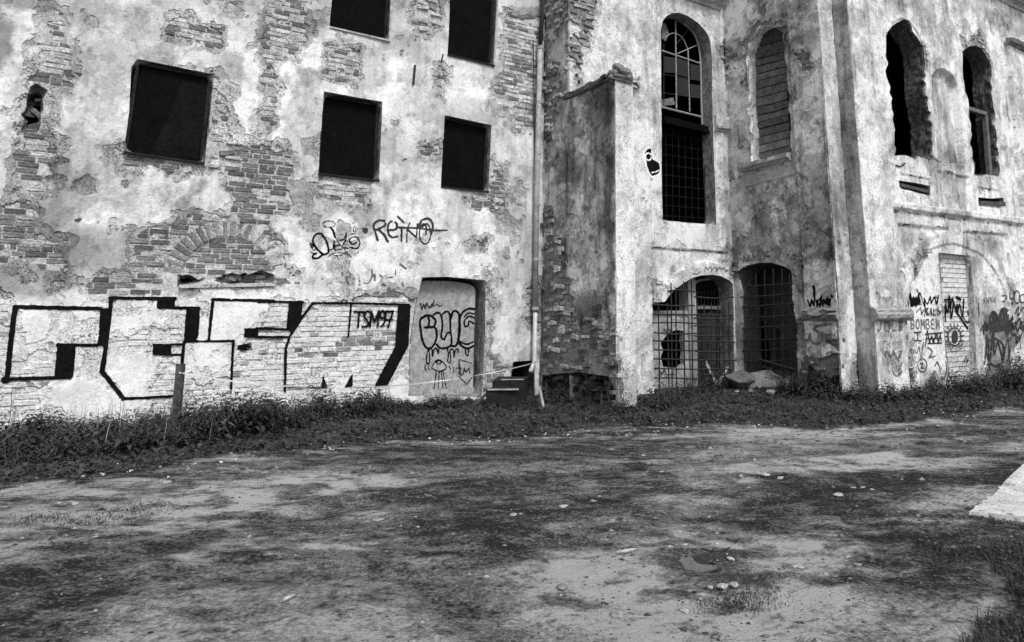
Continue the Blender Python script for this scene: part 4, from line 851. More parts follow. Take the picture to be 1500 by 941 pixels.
patR = [([(1268, -20), (1292, -20), (1290, 60), (1270, 120)], .62, .12), ([(1300, 0), (1340, 0), (1330, 25), (1300, 25)], .42, .15), ([(1440, 10), (1500, 20), (1500, 60), (1450, 50)], .36, .15), ([(1366, 115), (1400, 120), (1410, 235), (1378, 235)], .40, .08), ([(1360, 10), (1440, 20), (1410, 60), (1360, 90)], .50, .2),  # niche patch darkened to paint the shade of its recess
        ([(1310, 245), (1340, 250), (1350, 300), (1312, 300)], .68, .08), ([(1378, 255), (1415, 262), (1420, 320), (1380, 310)], .42, .08), ([(1310, 310), (1500, 335), (1500, 345), (1310, 322)], .60, .05), ([(1315, 335), (1380, 345), (1345, 380), (1320, 400)], .40, .08), ([(1410, 345), (1470, 350), (1478, 420), (1460, 380), (1430, 352)], .38, .06),
        ([(1345, 380), (1374, 375), (1376, 440), (1345, 440)], .72, .06), ([(1335, 430), (1376, 430), (1390, 560), (1335, 570)], .68, .1), ([(1276, 478), (1330, 480), (1336, 575), (1286, 575)], .60, .1), ([(1290, 485), (1315, 490), (1320, 510), (1300, 515)], .45, .06), ([(1430, 430), (1500, 430), (1510, 550), (1440, 540)], .58, .15),
        ([(1418, 371), (1432, 376), (1440, 540), (1430, 545)], .38, .03), ([(1275, 300), (1312, 310), (1320, 440), (1278, 440)], .56, .2), ([(1442, 460), (1470, 455), (1490, 500), (1482, 545), (1446, 545)], .22, .12), ([(1350, 530), (1375, 540), (1380, 570), (1350, 570)], .42, .1), ([(1462, 120), (1480, 110), (1490, 260), (1475, 260)], .62, .1)]
def keepR(U, Zg):
    ue = np.where(Zg > R.px(1496, 68)[1], r_l, r_l+2.4); return U-ue
wallR = Wall(R, 0.0, r_l+2.4, -.1, 12.6, .025, church, 61, [R.pts(p) for p in (RW1, RW2, RS1, RS2, RD)], exR, patR, base=.68, relief=reliefR, keep=keepR, peel=.645, mott=.2, coretone=.3, cracks_and_shade_lines=[z8((462, 133), (560, 143), (660, 154)), z8((715, 164), (800, 169), (900, 175), (908, 250), (914, 370)), z8((470, 340), (500, 278), (535, 228), (560, 205)), z8((500, 470), (510, 395), (540, 310), (570, 255)), z8((755, 262), (775, 270), (800, 258), (830, 290), (860, 340), (885, 395), (905, 470), (916, 520)), z8((688, 192), (690, 235)), z8((437, 82), (560, 96), (700, 113), (840, 128), (969, 140)), z7((655, 736), (790, 760)), z7((460, 692), (470, 868)), z7((498, 748), (625, 772), (628, 800)), z7((828, 806), (922, 820), (926, 850)), z7((465, 908), (690, 940)), z8((515, 640), (520, 700), (525, 780)), z8((800, 230), (800, 258))])  # string course and panel-top gaps draw shadow lines, the others are cracks
emit_bricks(R, lay(wallR, lambda u, z, r: r.uniform(.18, .5), 63, miss=.1, rub=True), church, 40)
# --- mouldings
COR = [(0, .0), (0, .05), (.07, .07), (.09, .16), (.17, .19), (.20, .30), (.32, .33), (.34, .0)]
strip_profile('cornice', T, [(T.px(940, -30)[0], T.px(1062, 19)[1]), (t_i-.1, T.px(1062, 19)[1])], COR, 'under', church, .42, jit=.006)
zc_ = R.px(1497, 19)[1]; strip_profile('cornice', R, [(r_l-3.2, zc_), (r_l+.30, zc_)], [(0, 0), (0, .06), (.10, .08), (.13, .2), (.25, .24), (.30, .42), (.5, .46), (.52, 0)], 'under', church, .40, jit=.006)
zc2 = R.px(1471, 68)[1]; strip_profile('pilaster_cap', R, [(R.px(1469, 68)[0], zc2), (r_l+2.3, zc2)], [(0, .08), (0, .13), (.05, .15), (.07, .24), (.16, .27), (.20, .09)], 'under', church, .2, jit=.006)
strip_profile('impost_moulding', T, [T.px(1046, 192), T.px(1070, 196)], [(0, 0), (0, .06), (.05, .08), (.06, .14), (.11, .15), (.12, .09), (.36, .09), (.38, 0)], 'under', church, .5, jit=.006)
strip_profile('window_sill', B, [B.px(1089, 253), B.px(1160, 235)], [(0, .0), (0, .06), (.05, .09), (.06, .18), (.14, .19), (.17, .0)], 'under', church, .42, jit=.01)
slab('sill_apron', B, B.pts([(1091, 257), (1168, 238), (1169, 254), (1091, 274)], .03), .0, .035, M['under'], church, tone=.46)
CAP = [(0, .05), (.0, .13), (.05, .18), (.12, .20), (.16, .17), (.20, .18), (.25, .12), (.26, .04)]
strip_profile('pedestal_cap', B, [(B.ucol(1183), B.px(1205, 470)[1]), (b_l+.03, B.px(1205, 470)[1])], CAP, 'under', church, .22, jit=.022, seed=3)
strip_profile('pedestal_cap', R, [(-.06, R.px(1295, 470)[1]), (R.ucol(1325), R.px(1295, 470)[1])], CAP, 'under', church, .33, jit=.010, seed=4)
# --- tall arched window
win = reveal('arched_window', T, T.pts(TW), .012, -.34, .22, church, jit=.006, seed=12, rows=6)  # dark tone paints the shade on the window's inner sides
hg = -.30
def tp(*q): return [T.P(*T.px(x, y, hg), hg) for x, y in q]
def tbar(q, r=.012, n=5): mb = MB(); mb.tube(tp(*q), r, n); return mb
for q, nm, r in ((zw((186, 150), (192, 750)), 'glazing_bar', .016), (zw((272, 350), (284, 770)), 'glazing_bar', .014), (zw((105, 300), (105, 740)), 'glazing_bar', .010), (zw((90, 350), (360, 440)), 'transom_bar', .02), (zw((90, 740), (365, 808)), 'transom_bar', .024),
                 (zw((198, 372), (335, 312)), 'fan_bar', .012), (zw((198, 300), (278, 200)), 'fan_bar', .010), (zw((92, 512), (360, 560)), 'glazing_bar', .009), (zw((92, 640), (360, 680)), 'glazing_bar', .009),
                 (smooth(zw((120, 260), (150, 235), (190, 232), (235, 265), (262, 320), (275, 360))), 'fan_ring', .012)):
    tbar(q, r).build(nm, M['iron_pale'] if r > .0115 else M['iron'], win)
tbar(smooth(zw((240, 165), (300, 215), (340, 300), (356, 400), (362, 560), (364, 700), (370, 860))), .022, 6).build('frame', M['iron_pale'], win)
P = T.pts(TW, hg-.03); c = np.array(P).mean(0)
def pane(poly, mat='glass'): return slab('glass_pane', T, T.pts(poly, hg), hg-.006, hg+.0, M[mat], win)
for q in (zw((196, 400), (270, 425), (276, 535), (196, 515)), zw((196, 530), (276, 550), (280, 665), (198, 650)), zw((288, 440), (355, 455), (358, 555), (290, 545)), zw((110, 390), (185, 400), (187, 505), (110, 500)), zw((290, 580), (358, 590), (360, 680), (290, 675))): pane(q)
slab('glass_pane', T, T.pts(zw((92, 150), (120, 165), (142, 235), (118, 285), (92, 265)), hg), hg-.01, hg, M['mid_wood'], win, label='broken pale pane at the top left of the tall window')
slab('glass_pane', T, T.pts(zw((92, 690), (170, 672), (184, 722), (92, 732)), hg), hg-.01, hg, M['mid_wood'], win, label='pale scrap of board low in the tall window')
mb = MB(); a = T.px(970, 174, -.2); b = T.px(1037, 190, -.2)
for k, (dz, w_) in enumerate(((0, .10), (-.09, .06))): mb.plank(T.P(a[0], a[1]+dz, -.20+.04*k), T.P(b[0], b[1]+dz, -.20+.04*k), (0, 0, 1), T.n, w_, .16)
mb.build('lintel_beam', M['dark_board'], win)
for k in range(7):
    x0 = 975+k*9.4; tbar([(x0, 178+k*2), (x0+1.5, 328)], .009, 4).build('grille_bar', M['iron_dark'], win)
for k in range(9):
    y = 196+k*15; tbar([(969, y), (1042, y+4+(9-k)*.9)], .009, 4).build('grille_bar', M['iron_dark'], win)
# --- boarded window
bwin = reveal('boarded_window', B, B.pts(BW), .012, -.30, .74, church, jit=.02, seed=14)  # pale tone paints the light falling on the left reveal
hb2 = -.26
lv = [100, 205, 258, 288, 320, 350, 386, 424, 462, 496, 528, 558, 592, 628, 662, 720]
lx = lambda y: 985+max(0, min(1, (y-220)/480))*22; rx = lambda y: 1112+max(0, min(1, (y-140)/540))*28
r = np.random.default_rng(3)
for k in range(len(lv)-1):
    a, b = lv[k]+2.3, lv[k+1]-2.0; sh = 34; bow = 5*math.sin(k) if k in (7, 8) else 0
    if k == 0: q = z5((lx(220), b), (rx(150), b-sh), (1108, 150), (1098, 128), (1060, 112), (1020, 140), (1000, 175))
    else: q = z5((lx(b), b), ((lx(b)+rx(b))/2, b-sh/2+bow), (rx(b), b-sh), (rx(a), a-sh), ((lx(a)+rx(a))/2, a-sh/2+(5*math.sin(k-1) if k-1 in (7, 8) else 0)), (lx(a), a))
    t = (.08 if k < 2 else .15)*r.uniform(.75, 1.25)*(1.7 if k > 12 else 1)
    slab('board', B, B.pts(q, hb2), hb2-.03, hb2+r.uniform(-.02, .02), M['reveal'], bwin, tone=t)
slab('backing', B, B.pts([(1085, 260), (1085, 20), (1165, 20), (1170, 250)], hb2), hb2-.07, hb2-.05, M['dark_board'], bwin)
# --- ruined arched windows of the right face
for i, (poly, t) in enumerate(((RW1, .10), (RW2, .09))):
    wn = reveal('arched_window', R, R.pts(poly), .012, (-.50, -.46)[i], t, church, jit=.028, seed=20+i, rows=10, step=.05)  # low tones put the shade of the deep jambs into the colour
    if i == 1:
        mb = MB(); hw = -.2
        def rp(x, y): u, z = R.px(x, y, hw); return R.P(u, z, hw)
        q = z7((785, 468), (862, 492), (880, 752)); mb.plank(rp(*q[0]), rp(*q[1]), (0, 0, 1), R.n, .09, .10); mb.plank(rp(*q[1]), rp(*q[2]), R.d, R.n, .14, .10); mb.build('frame', M['mid_wood'], wn)
for poly in (RS1, RS2):
    reveal('wall_slot', R, R.pts(poly), .0, -.3, .10, church, jit=.012, seed=31); pp = R.pts(poly); c = np.array(pp).mean(0); slab('slot_back', R, [tuple(c+(np.array(q)-c)*1.15) for q in pp], -.3, -.26, M['dark_board'], church)
mb = MB(); a = R.px(*z7((500, 790))[0]); b = R.px(*z7((622, 820))[0]); mb.plank(R.P(a[0], a[1]-.03, -.06), R.P(b[0], b[1]-.03, -.06), (0, 0, 1), R.n, .07, .10); mb.build('rotten_beam', M['old_wood'], church)
mb = MB(); a = R.px(*z7((834, 874))[0]); b = R.px(*z7((946, 880))[0]); mb.plank(R.P(a[0], a[1], -.05), R.P(b[0], b[1], -.05), (0, 0, 1), R.n, .10, .14); mb.build('rotten_beam', M['old_wood'], church)
mb = MB(); mb.tube([wpt(R, *p, .03) for p in z7((478, 712), (495, 718), (518, 704))], .015, 5); mb.build('bent_iron', M['iron'], church)
# --- bricked-up doorway
dr = reveal('bricked_doorway', R, R.pts(RD), .0, -.20, .42, church, jit=.008, seed=33)
hd = -.14; pd = R.pts(RD, hd); c = np.array(pd).mean(0); slab('mortar_back', R, [tuple(c+(np.array(q)-c)*1.12) for q in pd], hd-.10, hd-.028, M['mortar'], dr, tone=.40)
us_ = [q[0] for q in pd]; zs_ = [q[1] for q in pd]; recs = []; r = np.random.default_rng(44); zz = min(zs_)+.04; row = 0; ch = (max(zs_)-min(zs_))/25
while zz < max(zs_):
    u = min(us_)-.15*(row % 2)
    while u < max(us_)+.1:
        cc = u+.15; u += .315
        dlow = zz < min(zs_)+.75
        recs.append((cc, zz, .30, ch-.014, 0, hd-.004+r.normal(0, .003), float(r.uniform(.42, .68) if dlow else r.uniform(.64, .76))))
    zz += ch; row += 1
recs = [q for q in recs if float(psdf(pd, np.array([q[0]]), np.array([q[1]]))[0]) < .06]
emit_bricks(R, recs, dr, 200)
# --- first gate: pale infill wall with a broken hole, plank door, iron bars
g1 = reveal('barred_gate', T, T.pts(GATE1), .012, -.42, .20, church, jit=.012, seed=35)  # reveal and door tones darkened to paint the shade inside
hi = -.36
def tq(pts): return T.pts(pts, hi)
us = np.arange(T.px(948, 500, hi)[0], T.px(1016, 500, hi)[0], .022); zs = np.arange(-.1, T.px(980, 455, hi)[1], .022); U, Zg = np.meshgrid(us, zs)
hole = grid_sdf([tq(zt((150, 500), (200, 488), (245, 492), (250, 680), (222, 706), (125, 695), (108, 640), (128, 600), (105, 560), (135, 530)))], us, zs)+(fbm(U, Zg, .12, 91, 3)-.5)*.05
me = sheet_mesh('infill_wall', T, us, zs, -hole, np.full(U.shape, hi)+(fbm(U, Zg, .2, 92, 3)-.5)*.04, M['under'], np.clip(.58*(.5+1.0*fbm(U, Zg, .3, 93, 4)), .15, .75), .14); link('infill_wall', me, g1)
slab('jamb', T, tq(zt((253, 170), (296, 160), (318, 860), (278, 860))), hi-.25, hi+.06, M['under'], g1, tone=.40)
slab('lintel_band', T, tq(zt((60, 378), (300, 378), (300, 398), (60, 398))), hi-.10, hi+.03, M['under'], g1, tone=.38)
hj = -.40
for k in range(7): 
    x0 = 318+k*28; slab('door_board', T, T.pts(zt((x0, 372), (x0+26, 372), (x0+26, 850), (x0, 850)), hj-.05), hj-.09, hj-.055+.008*(k % 3), M['reveal'], g1, tone=.03+.008*(k % 4))
slab('door_transom', T, T.pts(zt((296, 345), (516, 348), (516, 366), (296, 364)), hj), hj-.08, hj+.03, M['under'], g1, tone=.20)
slab('arch_frame', T, T.pts(zt((296, 210), (330, 192), (400, 186), (450, 192), (508, 220), (520, 850), (506, 850), (500, 232), (450, 205), (400, 198), (335, 204), (302, 225)), hj), hj-.04, hj+.02, M['under'], g1, tone=.25)
def hbar(face, x0, y0, x1, y1, r=.012, h=.04, jit=0):
    mb = MB(); mb.tube([wpt(face, x0, y0, h), wpt(face, (x0+x1)/2, (y0+y1)/2+jit, h+.01), wpt(face, x1, y1, h)], r, 5); return mb
r = np.random.default_rng(6)
for k in range(10):
    x = 322+k*19; a, b = zt((x, 205+abs(x-405)*.12), (x+1, 348)); hbar(T, *a, *b, .007, hj+.03).build('transom_bar', M['iron'], g1)
for y in (235, 268, 300): a, b = zt((298, y), (512, y+2)); hbar(T, *a, *b, .007, hj+.03).build('transom_bar', M['iron'], g1)
for y, x0, x1 in ((258, 150, 305), (338, 56, 305), (392, 56, 520), (443, 60, 315), (462, 300, 520), (497, 70, 320), (548, 66, 535), (600, 70, 320), (612, 310, 500), (652, 66, 540), (705, 70, 520), (760, 72, 320), (740, 320, 520), (295, 300, 530), (418, 300, 530), (515, 300, 525)):
    a, b = zt((x0, y+r.normal(0, 2)), (x1, y+3+r.normal(0, 3))); hbar(T, *a, *b, .015, .05, r.normal(0, 1.0)).build('bar', M['iron'], g1)
for x, y0 in ((95, 325), (147, 330), (168, 215), (195, 240), (240, 205), (286, 200), (318, 330), (358, 335), (398, 330), (436, 330), (468, 335), (500, 330)):
    a, b = zt((x, y0), (x+8+r.normal(0, 2), 835)); hbar(T, *a, *b, .015, .035, r.normal(0, .9)).build('bar', M['iron'], g1)
# --- second gate: passage behind bars, its darkness put into the reveal and arch tones
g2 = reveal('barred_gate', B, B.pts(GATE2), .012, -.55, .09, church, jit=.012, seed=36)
for y, x0, x1 in ((228, 580, 868), (288, 565, 870), (345, 575, 872), (405, 590, 876), (470, 575, 888), (540, 580, 892), (600, 575, 892), (660, 590, 896), (715, 590, 896)):
    a, b = zt((x0, y+8), (x1, y-8+r.normal(0, 3))); hbar(B, *a, *b, .014, .03, r.normal(0, 1.1)).build('bar', M['iron'], g2)
for x, y0 in ((608, 215), (655, 160), (705, 140), (755, 130), (805, 135), (848, 160)):
    a, b = zt((x, y0), (x+12, 830)); hbar(B, *a, *b, .014, .02, r.normal(0, .3)).build('bar', M['iron'], g2)
a, b = zt((680, 655), (890, 715)); hbar(B, *a, *b, .022, .06).build('bar', M['iron'], g2)
# inner arch and pier seen through the second gate
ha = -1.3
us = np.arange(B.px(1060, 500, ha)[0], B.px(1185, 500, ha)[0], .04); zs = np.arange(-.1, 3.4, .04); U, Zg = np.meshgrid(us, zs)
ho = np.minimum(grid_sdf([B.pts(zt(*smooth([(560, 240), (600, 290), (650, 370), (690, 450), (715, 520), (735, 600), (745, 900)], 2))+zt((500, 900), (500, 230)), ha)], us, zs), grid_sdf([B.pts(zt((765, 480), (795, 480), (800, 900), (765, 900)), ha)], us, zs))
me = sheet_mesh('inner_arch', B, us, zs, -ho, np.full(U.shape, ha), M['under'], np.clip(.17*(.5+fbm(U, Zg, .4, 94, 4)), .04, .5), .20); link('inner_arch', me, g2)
# --- room behind; near-black walls put the darkness of the openings into the colour
def ab(a, b, z): q = P_HC+dA*a-dB*b; return (q[0], q[1], z)          # a along the facade, b into the building
aR = (P_R-P_HC) @ dA+r_l+2.2; bF = -(s_c+b_l+s2_l)
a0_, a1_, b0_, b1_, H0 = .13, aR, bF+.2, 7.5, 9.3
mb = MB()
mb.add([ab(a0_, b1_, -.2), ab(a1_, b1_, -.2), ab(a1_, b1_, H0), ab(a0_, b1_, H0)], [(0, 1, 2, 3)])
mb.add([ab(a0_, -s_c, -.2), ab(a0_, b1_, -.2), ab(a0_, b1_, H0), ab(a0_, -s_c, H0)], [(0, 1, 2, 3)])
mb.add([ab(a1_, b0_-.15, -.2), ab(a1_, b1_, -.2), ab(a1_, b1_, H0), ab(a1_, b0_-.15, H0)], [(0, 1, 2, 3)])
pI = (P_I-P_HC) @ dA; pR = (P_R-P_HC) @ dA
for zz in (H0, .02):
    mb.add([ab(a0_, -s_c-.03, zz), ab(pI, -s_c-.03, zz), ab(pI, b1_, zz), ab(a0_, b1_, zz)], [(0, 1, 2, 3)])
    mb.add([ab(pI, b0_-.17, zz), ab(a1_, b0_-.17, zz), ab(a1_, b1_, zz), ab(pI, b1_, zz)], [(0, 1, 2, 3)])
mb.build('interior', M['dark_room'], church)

# ------------------------------------------------------------------ spray paint
def ln(z, *pts): return z(*pts)
r_line = 2.4
big = [(zg((105, 140), (400, 147), (695, 152)), 2.3), (zg((105, 140), (75, 380), (48, 640)), 2.6), (zg((30, 637), (200, 634), (480, 625)), 2.1), (zg((668, 405), (520, 404), (400, 402)), 1.9), (zg((36, 640), (40, 642)), 4.0),
       (zg((760, 78), (980, 82), (1205, 85)), 2.2), (zg((768, 78), (735, 370), (705, 585)), 2.4), (zg((700, 582), (780, 680), (850, 772)), 2.3), (zg((850, 772), (1010, 765), (1190, 755)), 1.7), (zg((1205, 147), (1370, 148)), 2.0),
       (zg((1180, 399), (1262, 397)), 1.6), (zg((1180, 470), (1258, 470)), 1.4), (zg((1268, 385), (1255, 532)), 2.0),
       (z2((860, 440), (1000, 443), (1110, 446)), 2.0), (z2((862, 440), (853, 525), (845, 605)), 1.8), (z2((750, 610), (945, 608)), 1.6), (z2((945, 608), (940, 700), (936, 800)), 1.7), (z2((745, 612), (740, 700)), 1.7), (z2((1040, 557), (1110, 558)), 1.5), (z2((1040, 592), (1110, 593)), 1.5),
       (z4((-4, 450), (60, 449), (175, 451)), 1.7), (z4((-4, 558), (115, 561)), 1.6), (z4((-4, 592), (112, 592)), 1.6), (z4((215, 455), (170, 515), (122, 590), (106, 640), (103, 812)), 1.7), (z4((212, 455), (400, 455), (605, 461)), 1.6), (z4((371, 460), (360, 590)), 1.3), (z4((100, 797), (270, 797)), 1.0)]
bigf = [zg((690, 148), (762, 148), (745, 305), (728, 408), (668, 412), (682, 300)), zg((397, 400), (525, 400), (516, 500), (503, 628), (372, 632), (384, 520)), zg((1085, 78), (1207, 85), (1202, 155), (1080, 152)), zg((1283, 145), (1378, 148), (1372, 260), (1362, 382), (1263, 388), (1274, 260)),
        zg((1055, 392), (1182, 396), (1178, 476), (1050, 472)), z2((990, 557), (1047, 557), (1044, 594), (988, 592)), z4((118, 450), (176, 450), (168, 515), (130, 578), (108, 560), (114, 500)), z4((562, 460), (612, 462), (604, 625), (516, 792), (465, 792), (548, 632)), z4((256, 736), (275, 795), (248, 795)), z4((377, 738), (376, 795), (344, 795)), z2((958, 640), (990, 618), (1018, 630), (1000, 648))]
decal('graffiti_lettering', L, big, bigf, M['paint'], house, 'huge black block letters sprayed along the foot of the house wall', cell=.0105, off=.007, wear=.19)
tsm = [(z4((384, 490), (422, 492)), 1.35), (z4((404, 491), (398, 552)), 1.35), (smooth(z4((446, 492), (434, 488), (424, 505), (432, 522), (440, 535), (432, 550), (414, 550))), 1.35), (z4((447, 550), (453, 488), (465, 532), (482, 488), (478, 550)), 1.35),
       (smooth(z4((508, 500), (500, 486), (488, 498), (494, 516), (508, 510), (512, 490), (506, 530), (494, 550))), 1.35), (z4((512, 489), (541, 488), (520, 552)), 1.35), (z4((516, 522), (538, 522)), 1.2)]
decal('graffiti_lettering', L, tsm, [], M['paint'], house, 'neat thin letters TSM97 in the pale box of the block graffiti', cell=.007, off=.012)
que = [(smooth(zq((330, 455), (270, 400), (238, 330), (260, 275), (310, 265), (350, 310), (375, 380), (375, 440), (330, 458))), 1.5), (smooth(zq((330, 455), (280, 490), (238, 488), (238, 462), (270, 445))), 1.0), (ell(*zq((385, 178))[0], 9, 4.6), .8), (zq((405, 210), (440, 290), (470, 350), (535, 415), (585, 482)), .6), (zq((405, 210), (425, 245), (440, 300)), 1.4),
       (smooth(zq((380, 380), (390, 415), (420, 400), (425, 365))), .8), (smooth(zq((430, 330), (440, 425), (440, 380), (490, 370))), .9), (zq((445, 420), (495, 405)), .8), (zq((480, 325), (520, 320), (545, 260), (540, 320), (500, 390), (560, 400)), .9), (smooth(zq((575, 390), (640, 400), (665, 350), (640, 300), (590, 300), (570, 330), (600, 360), (640, 345))), .9),
       (ell(*zq((618, 225))[0], 1.6, 4), .6), (zq((585, 268), (635, 265)), .6), (smooth(zq((372, 480), (410, 450), (470, 440), (540, 447))), .6), (zq((430, 468), (500, 462)), .5), (smooth(zq((210, 360), (225, 390), (240, 380), (215, 355), (240, 420), (260, 405))), .7), (zq((215, 430), (260, 455)), .6), (zq((464, 479), (465, 481)), .6)]
decal('graffiti_tag', L, que, [], M['paint'], house, 'thin looping tag with a halo and underline above the block letters', cell=.007, off=.006)
rei = [(smooth(zq((795, 230), (790, 185), (830, 150), (885, 150), (890, 190), (830, 225), (810, 230))), 1.7), (zq((795, 220), (825, 322)), 1.6), (zq((835, 230), (885, 275), (918, 338)), 1.8), (smooth(zq((915, 235), (990, 225), (995, 175), (950, 155), (920, 195), (925, 270), (960, 300), (1005, 292))), 1.5), (zq((1045, 215), (1043, 332)), 1.5), (zq((1010, 110), (1065, 165)), 1.4), (zq((1120, 170), (1095, 215), (1093, 342)), 1.2), (zq((1100, 230), (1180, 300), (1190, 180)), 1.3),
       (ell(*zq((1260, 265))[0], 8.5, 15), 1.1), (smooth(zq((1200, 200), (1230, 150), (1290, 130), (1330, 180), (1320, 270))), 1.8), (smooth(zq((1240, 200), (1265, 190), (1270, 270))), 1.5), (zq((1020, 210), (1180, 215), (1340, 235), (1460, 235)), 1.2), (ell(*zq((716, 235))[0], 2.2, 2.2), 1.8), (zq((722, 188), (723, 192)), 1.0)]
decal('graffiti_tag', L, rei, [], M['paint_thin'], house, 'faded rounded tag REINO with a spot before it, top row', cell=.008, off=.006, wear=.30)
kn = [(zq((510, 575), (505, 640)), 1.2), (zq((580, 660), (540, 665), (565, 735)), 1.4), (zq((590, 670), (665, 740), (660, 670)), 1.2), (smooth(zq((690, 710), (740, 715), (775, 660), (775, 600))), 1.3), (zq((800, 640), (800, 690)), 1.6), (smooth(zq((840, 630), (870, 660), (980, 660), (990, 600))), 1.1), (zq((490, 712), (525, 712)), 1.4), (zq((1045, 705), (1075, 765)), 1.6), (zq((1030, 545), (1085, 585)), 1.2)]
decal('graffiti_tag', L, kn, [], M['paint_grey'], house, 'nearly worn away grey tag just over the block letters', cell=.009, off=.006, wear=.40)
# on the chipboard
bub = [(smooth(zb((160, 320), (165, 350), (158, 380), (140, 385), (200, 385), (212, 440), (190, 500), (150, 512), (125, 470), (112, 400), (108, 345), (130, 318), (170, 310), (205, 340), (195, 378), (160, 385))), 1.67), (smooth(zb((192, 305), (215, 292), (240, 310), (248, 380), (240, 440), (258, 460), (280, 420), (300, 425), (305, 470), (290, 505), (240, 515), (210, 490))), 1.59), (smooth(zb((250, 300), (270, 286), (292, 300), (300, 420))), 1.59), (smooth(zb((300, 330), (312, 290), (335, 283), (352, 310), (352, 400), (345, 470), (330, 500), (305, 500))), 1.74),
       (smooth(zb((452, 270), (410, 268), (375, 290), (358, 330), (358, 400), (352, 480), (400, 515), (445, 500))), 1.67), (smooth(zb((450, 325), (415, 315), (385, 345), (390, 378), (410, 370), (415, 345), (445, 360))), 1.30), (smooth(zb((360, 475), (400, 490), (440, 475))), 1.30), (smooth(zb((385, 320), (410, 295), (452, 300))), 1.16),
       (smooth(zb((160, 515), (150, 560), (150, 605), (163, 612), (168, 580), (165, 530), (180, 520), (186, 565), (192, 530), (210, 515), (222, 545), (226, 520))), 1.16), (smooth(zb((280, 518), (285, 560), (280, 595), (296, 605), (300, 570), (295, 530), (315, 525), (320, 570), (328, 530), (345, 520), (346, 540))), 1.16), (smooth(zb((392, 515), (395, 550), (408, 560), (412, 520))), 1.16)]
eye = [(smooth(zb((180, 638), (200, 600), (225, 588), (255, 605), (272, 635), (250, 655), (210, 655), (180, 638))), 0.98), (zb((205, 600), (225, 590), (245, 602), (225, 615), (205, 600)), 1.04), (zb((210, 660), (196, 765)), 0.78), (zb((228, 660), (222, 765)), 0.78), (zb((240, 658), (252, 765)), 0.78), (zb((250, 656), (272, 765)), 0.78), (smooth(zb((145, 618), (138, 635), (146, 655))), 0.78), (smooth(zb((165, 620), (158, 635), (165, 650))), 0.78), (smooth(zb((292, 630), (298, 645), (294, 660))), 0.78), (smooth(zb((312, 632), (320, 648), (314, 668))), 0.78)]
tagd = [(zb((110, 235), (118, 272), (130, 240), (140, 265), (150, 232), (165, 262), (185, 235), (175, 262)), 1.17), (zb((195, 210), (190, 250), (215, 240), (230, 255), (245, 246)), 1.04), (zb((352, 585), (350, 640), (365, 690), (352, 585), (430, 608)), 0.78), (smooth(zb((335, 640), (365, 640), (350, 670), (375, 680), (385, 640), (395, 665), (412, 640), (420, 670))), 1.04), (zb((350, 690), (402, 742), (430, 700)), 0.78)]
decal('graffiti_lettering', L, bub, [], M['paint'], board, 'black outlined bubble letters with drips on the chipboard', cell=.006, off=.003, h_fixed=hb)
decal('graffiti_drawing', L, eye, [], M['paint'], board, 'small line drawing of an eye in a dome on legs', cell=.006, off=.003, h_fixed=hb)
decal('graffiti_tag', L, tagd, [], M['paint_thin'], board, 'small black scribbled tags above and beside the bubble letters', cell=.006, off=.003, h_fixed=hb)
mb = MB(); q = L.pts(zb((458, 120), (443, 755)), hb); mb.plank(L.P(q[0][0], q[0][1], hb+.005), L.P(q[1][0], q[1][1], hb+.005), L.d, L.n, .02, .012); mb.build('board_edge', M['iron'], board)
# painted creature on the pale pilaster
wh = [z5(*smooth([(497, 660), (505, 640), (525, 630), (542, 645), (555, 682), (582, 705), (582, 748), (555, 768), (525, 762), (506, 720), (497, 690)], 3))]; bl = [z5(*smooth([(505, 662), (515, 647), (530, 645), (540, 668), (545, 688), (574, 706), (575, 742), (552, 757), (530, 752), (514, 718)], 3))]
cr = decal('graffiti_creature', T, [], wh, M['paint_white'], church, 'black painted bird-like head with a ringed eye and white outline', cell=.010, off=.005)
decal('graffiti_fill', T, [], bl, M['paint'], cr, off=.009, cell=.009)
decal('graffiti_eye', T, [(ell(*z5((519, 678))[0], 4.6, 5.2), 1.1), (smooth(z5((535, 745), (556, 742), (572, 735))), 1.0)], [], M['paint_white'], cr, off=.013, cell=.007)
decal('graffiti_tag', T, [(smooth(zt((355, 150), (360, 125), (375, 140), (380, 125), (395, 130), (392, 150), (410, 128), (425, 130), (420, 150), (440, 128), (455, 135), (470, 130), (480, 150), (490, 140))), 1.0), (zt((285, 160), (310, 165), (330, 150)), 1.0)], [], M['paint_grey'], church, 'grey scribbled tag along the arch of the first gate', cell=.010, off=.006, wear=.2)
decal('graffiti_tag', T, [(zt((128, 480), (140, 500), (150, 472), (162, 495), (172, 470)), .8), (zt((100, 715), (115, 740), (130, 712), (140, 740), (190, 742)), .8)], [], M['paint_thin'], g1, h_fixed=hi+.03, off=.003, cell=.009)
decal('graffiti_tag', B, [(smooth(zt((585, 95), (590, 65), (605, 90), (612, 60), (630, 80), (640, 50), (655, 75), (668, 45), (680, 70), (695, 35), (710, 60), (725, 30), (715, 55), (735, 65))), 1.3), (zt((640, 85), (700, 75)), .8)], [], M['paint_grey'], church, 'grey zigzag tag above the second gate', cell=.010, off=.006, wear=.1)
mia = [(zm((165, 178), (180, 225), (190, 175), (205, 215), (212, 160)), 1.4), (zm((222, 180), (224, 215)), 1.2), (smooth(zm((250, 165), (232, 185), (235, 210), (252, 200), (255, 150), (242, 230), (225, 228))), 1.2), (zm((265, 215), (270, 175), (283, 205), (292, 165), (296, 210)), 1.3), (zm((310, 170), (308, 212)), 1.3), (zm((322, 152), (323, 156)), 1.8), (zm((205, 90), (210, 150)), 2.2)]
decal('graffiti_tag', B, mia, [], M['paint'], church, 'black upright tag above the broken pedestal cap', cell=.009, off=.008)
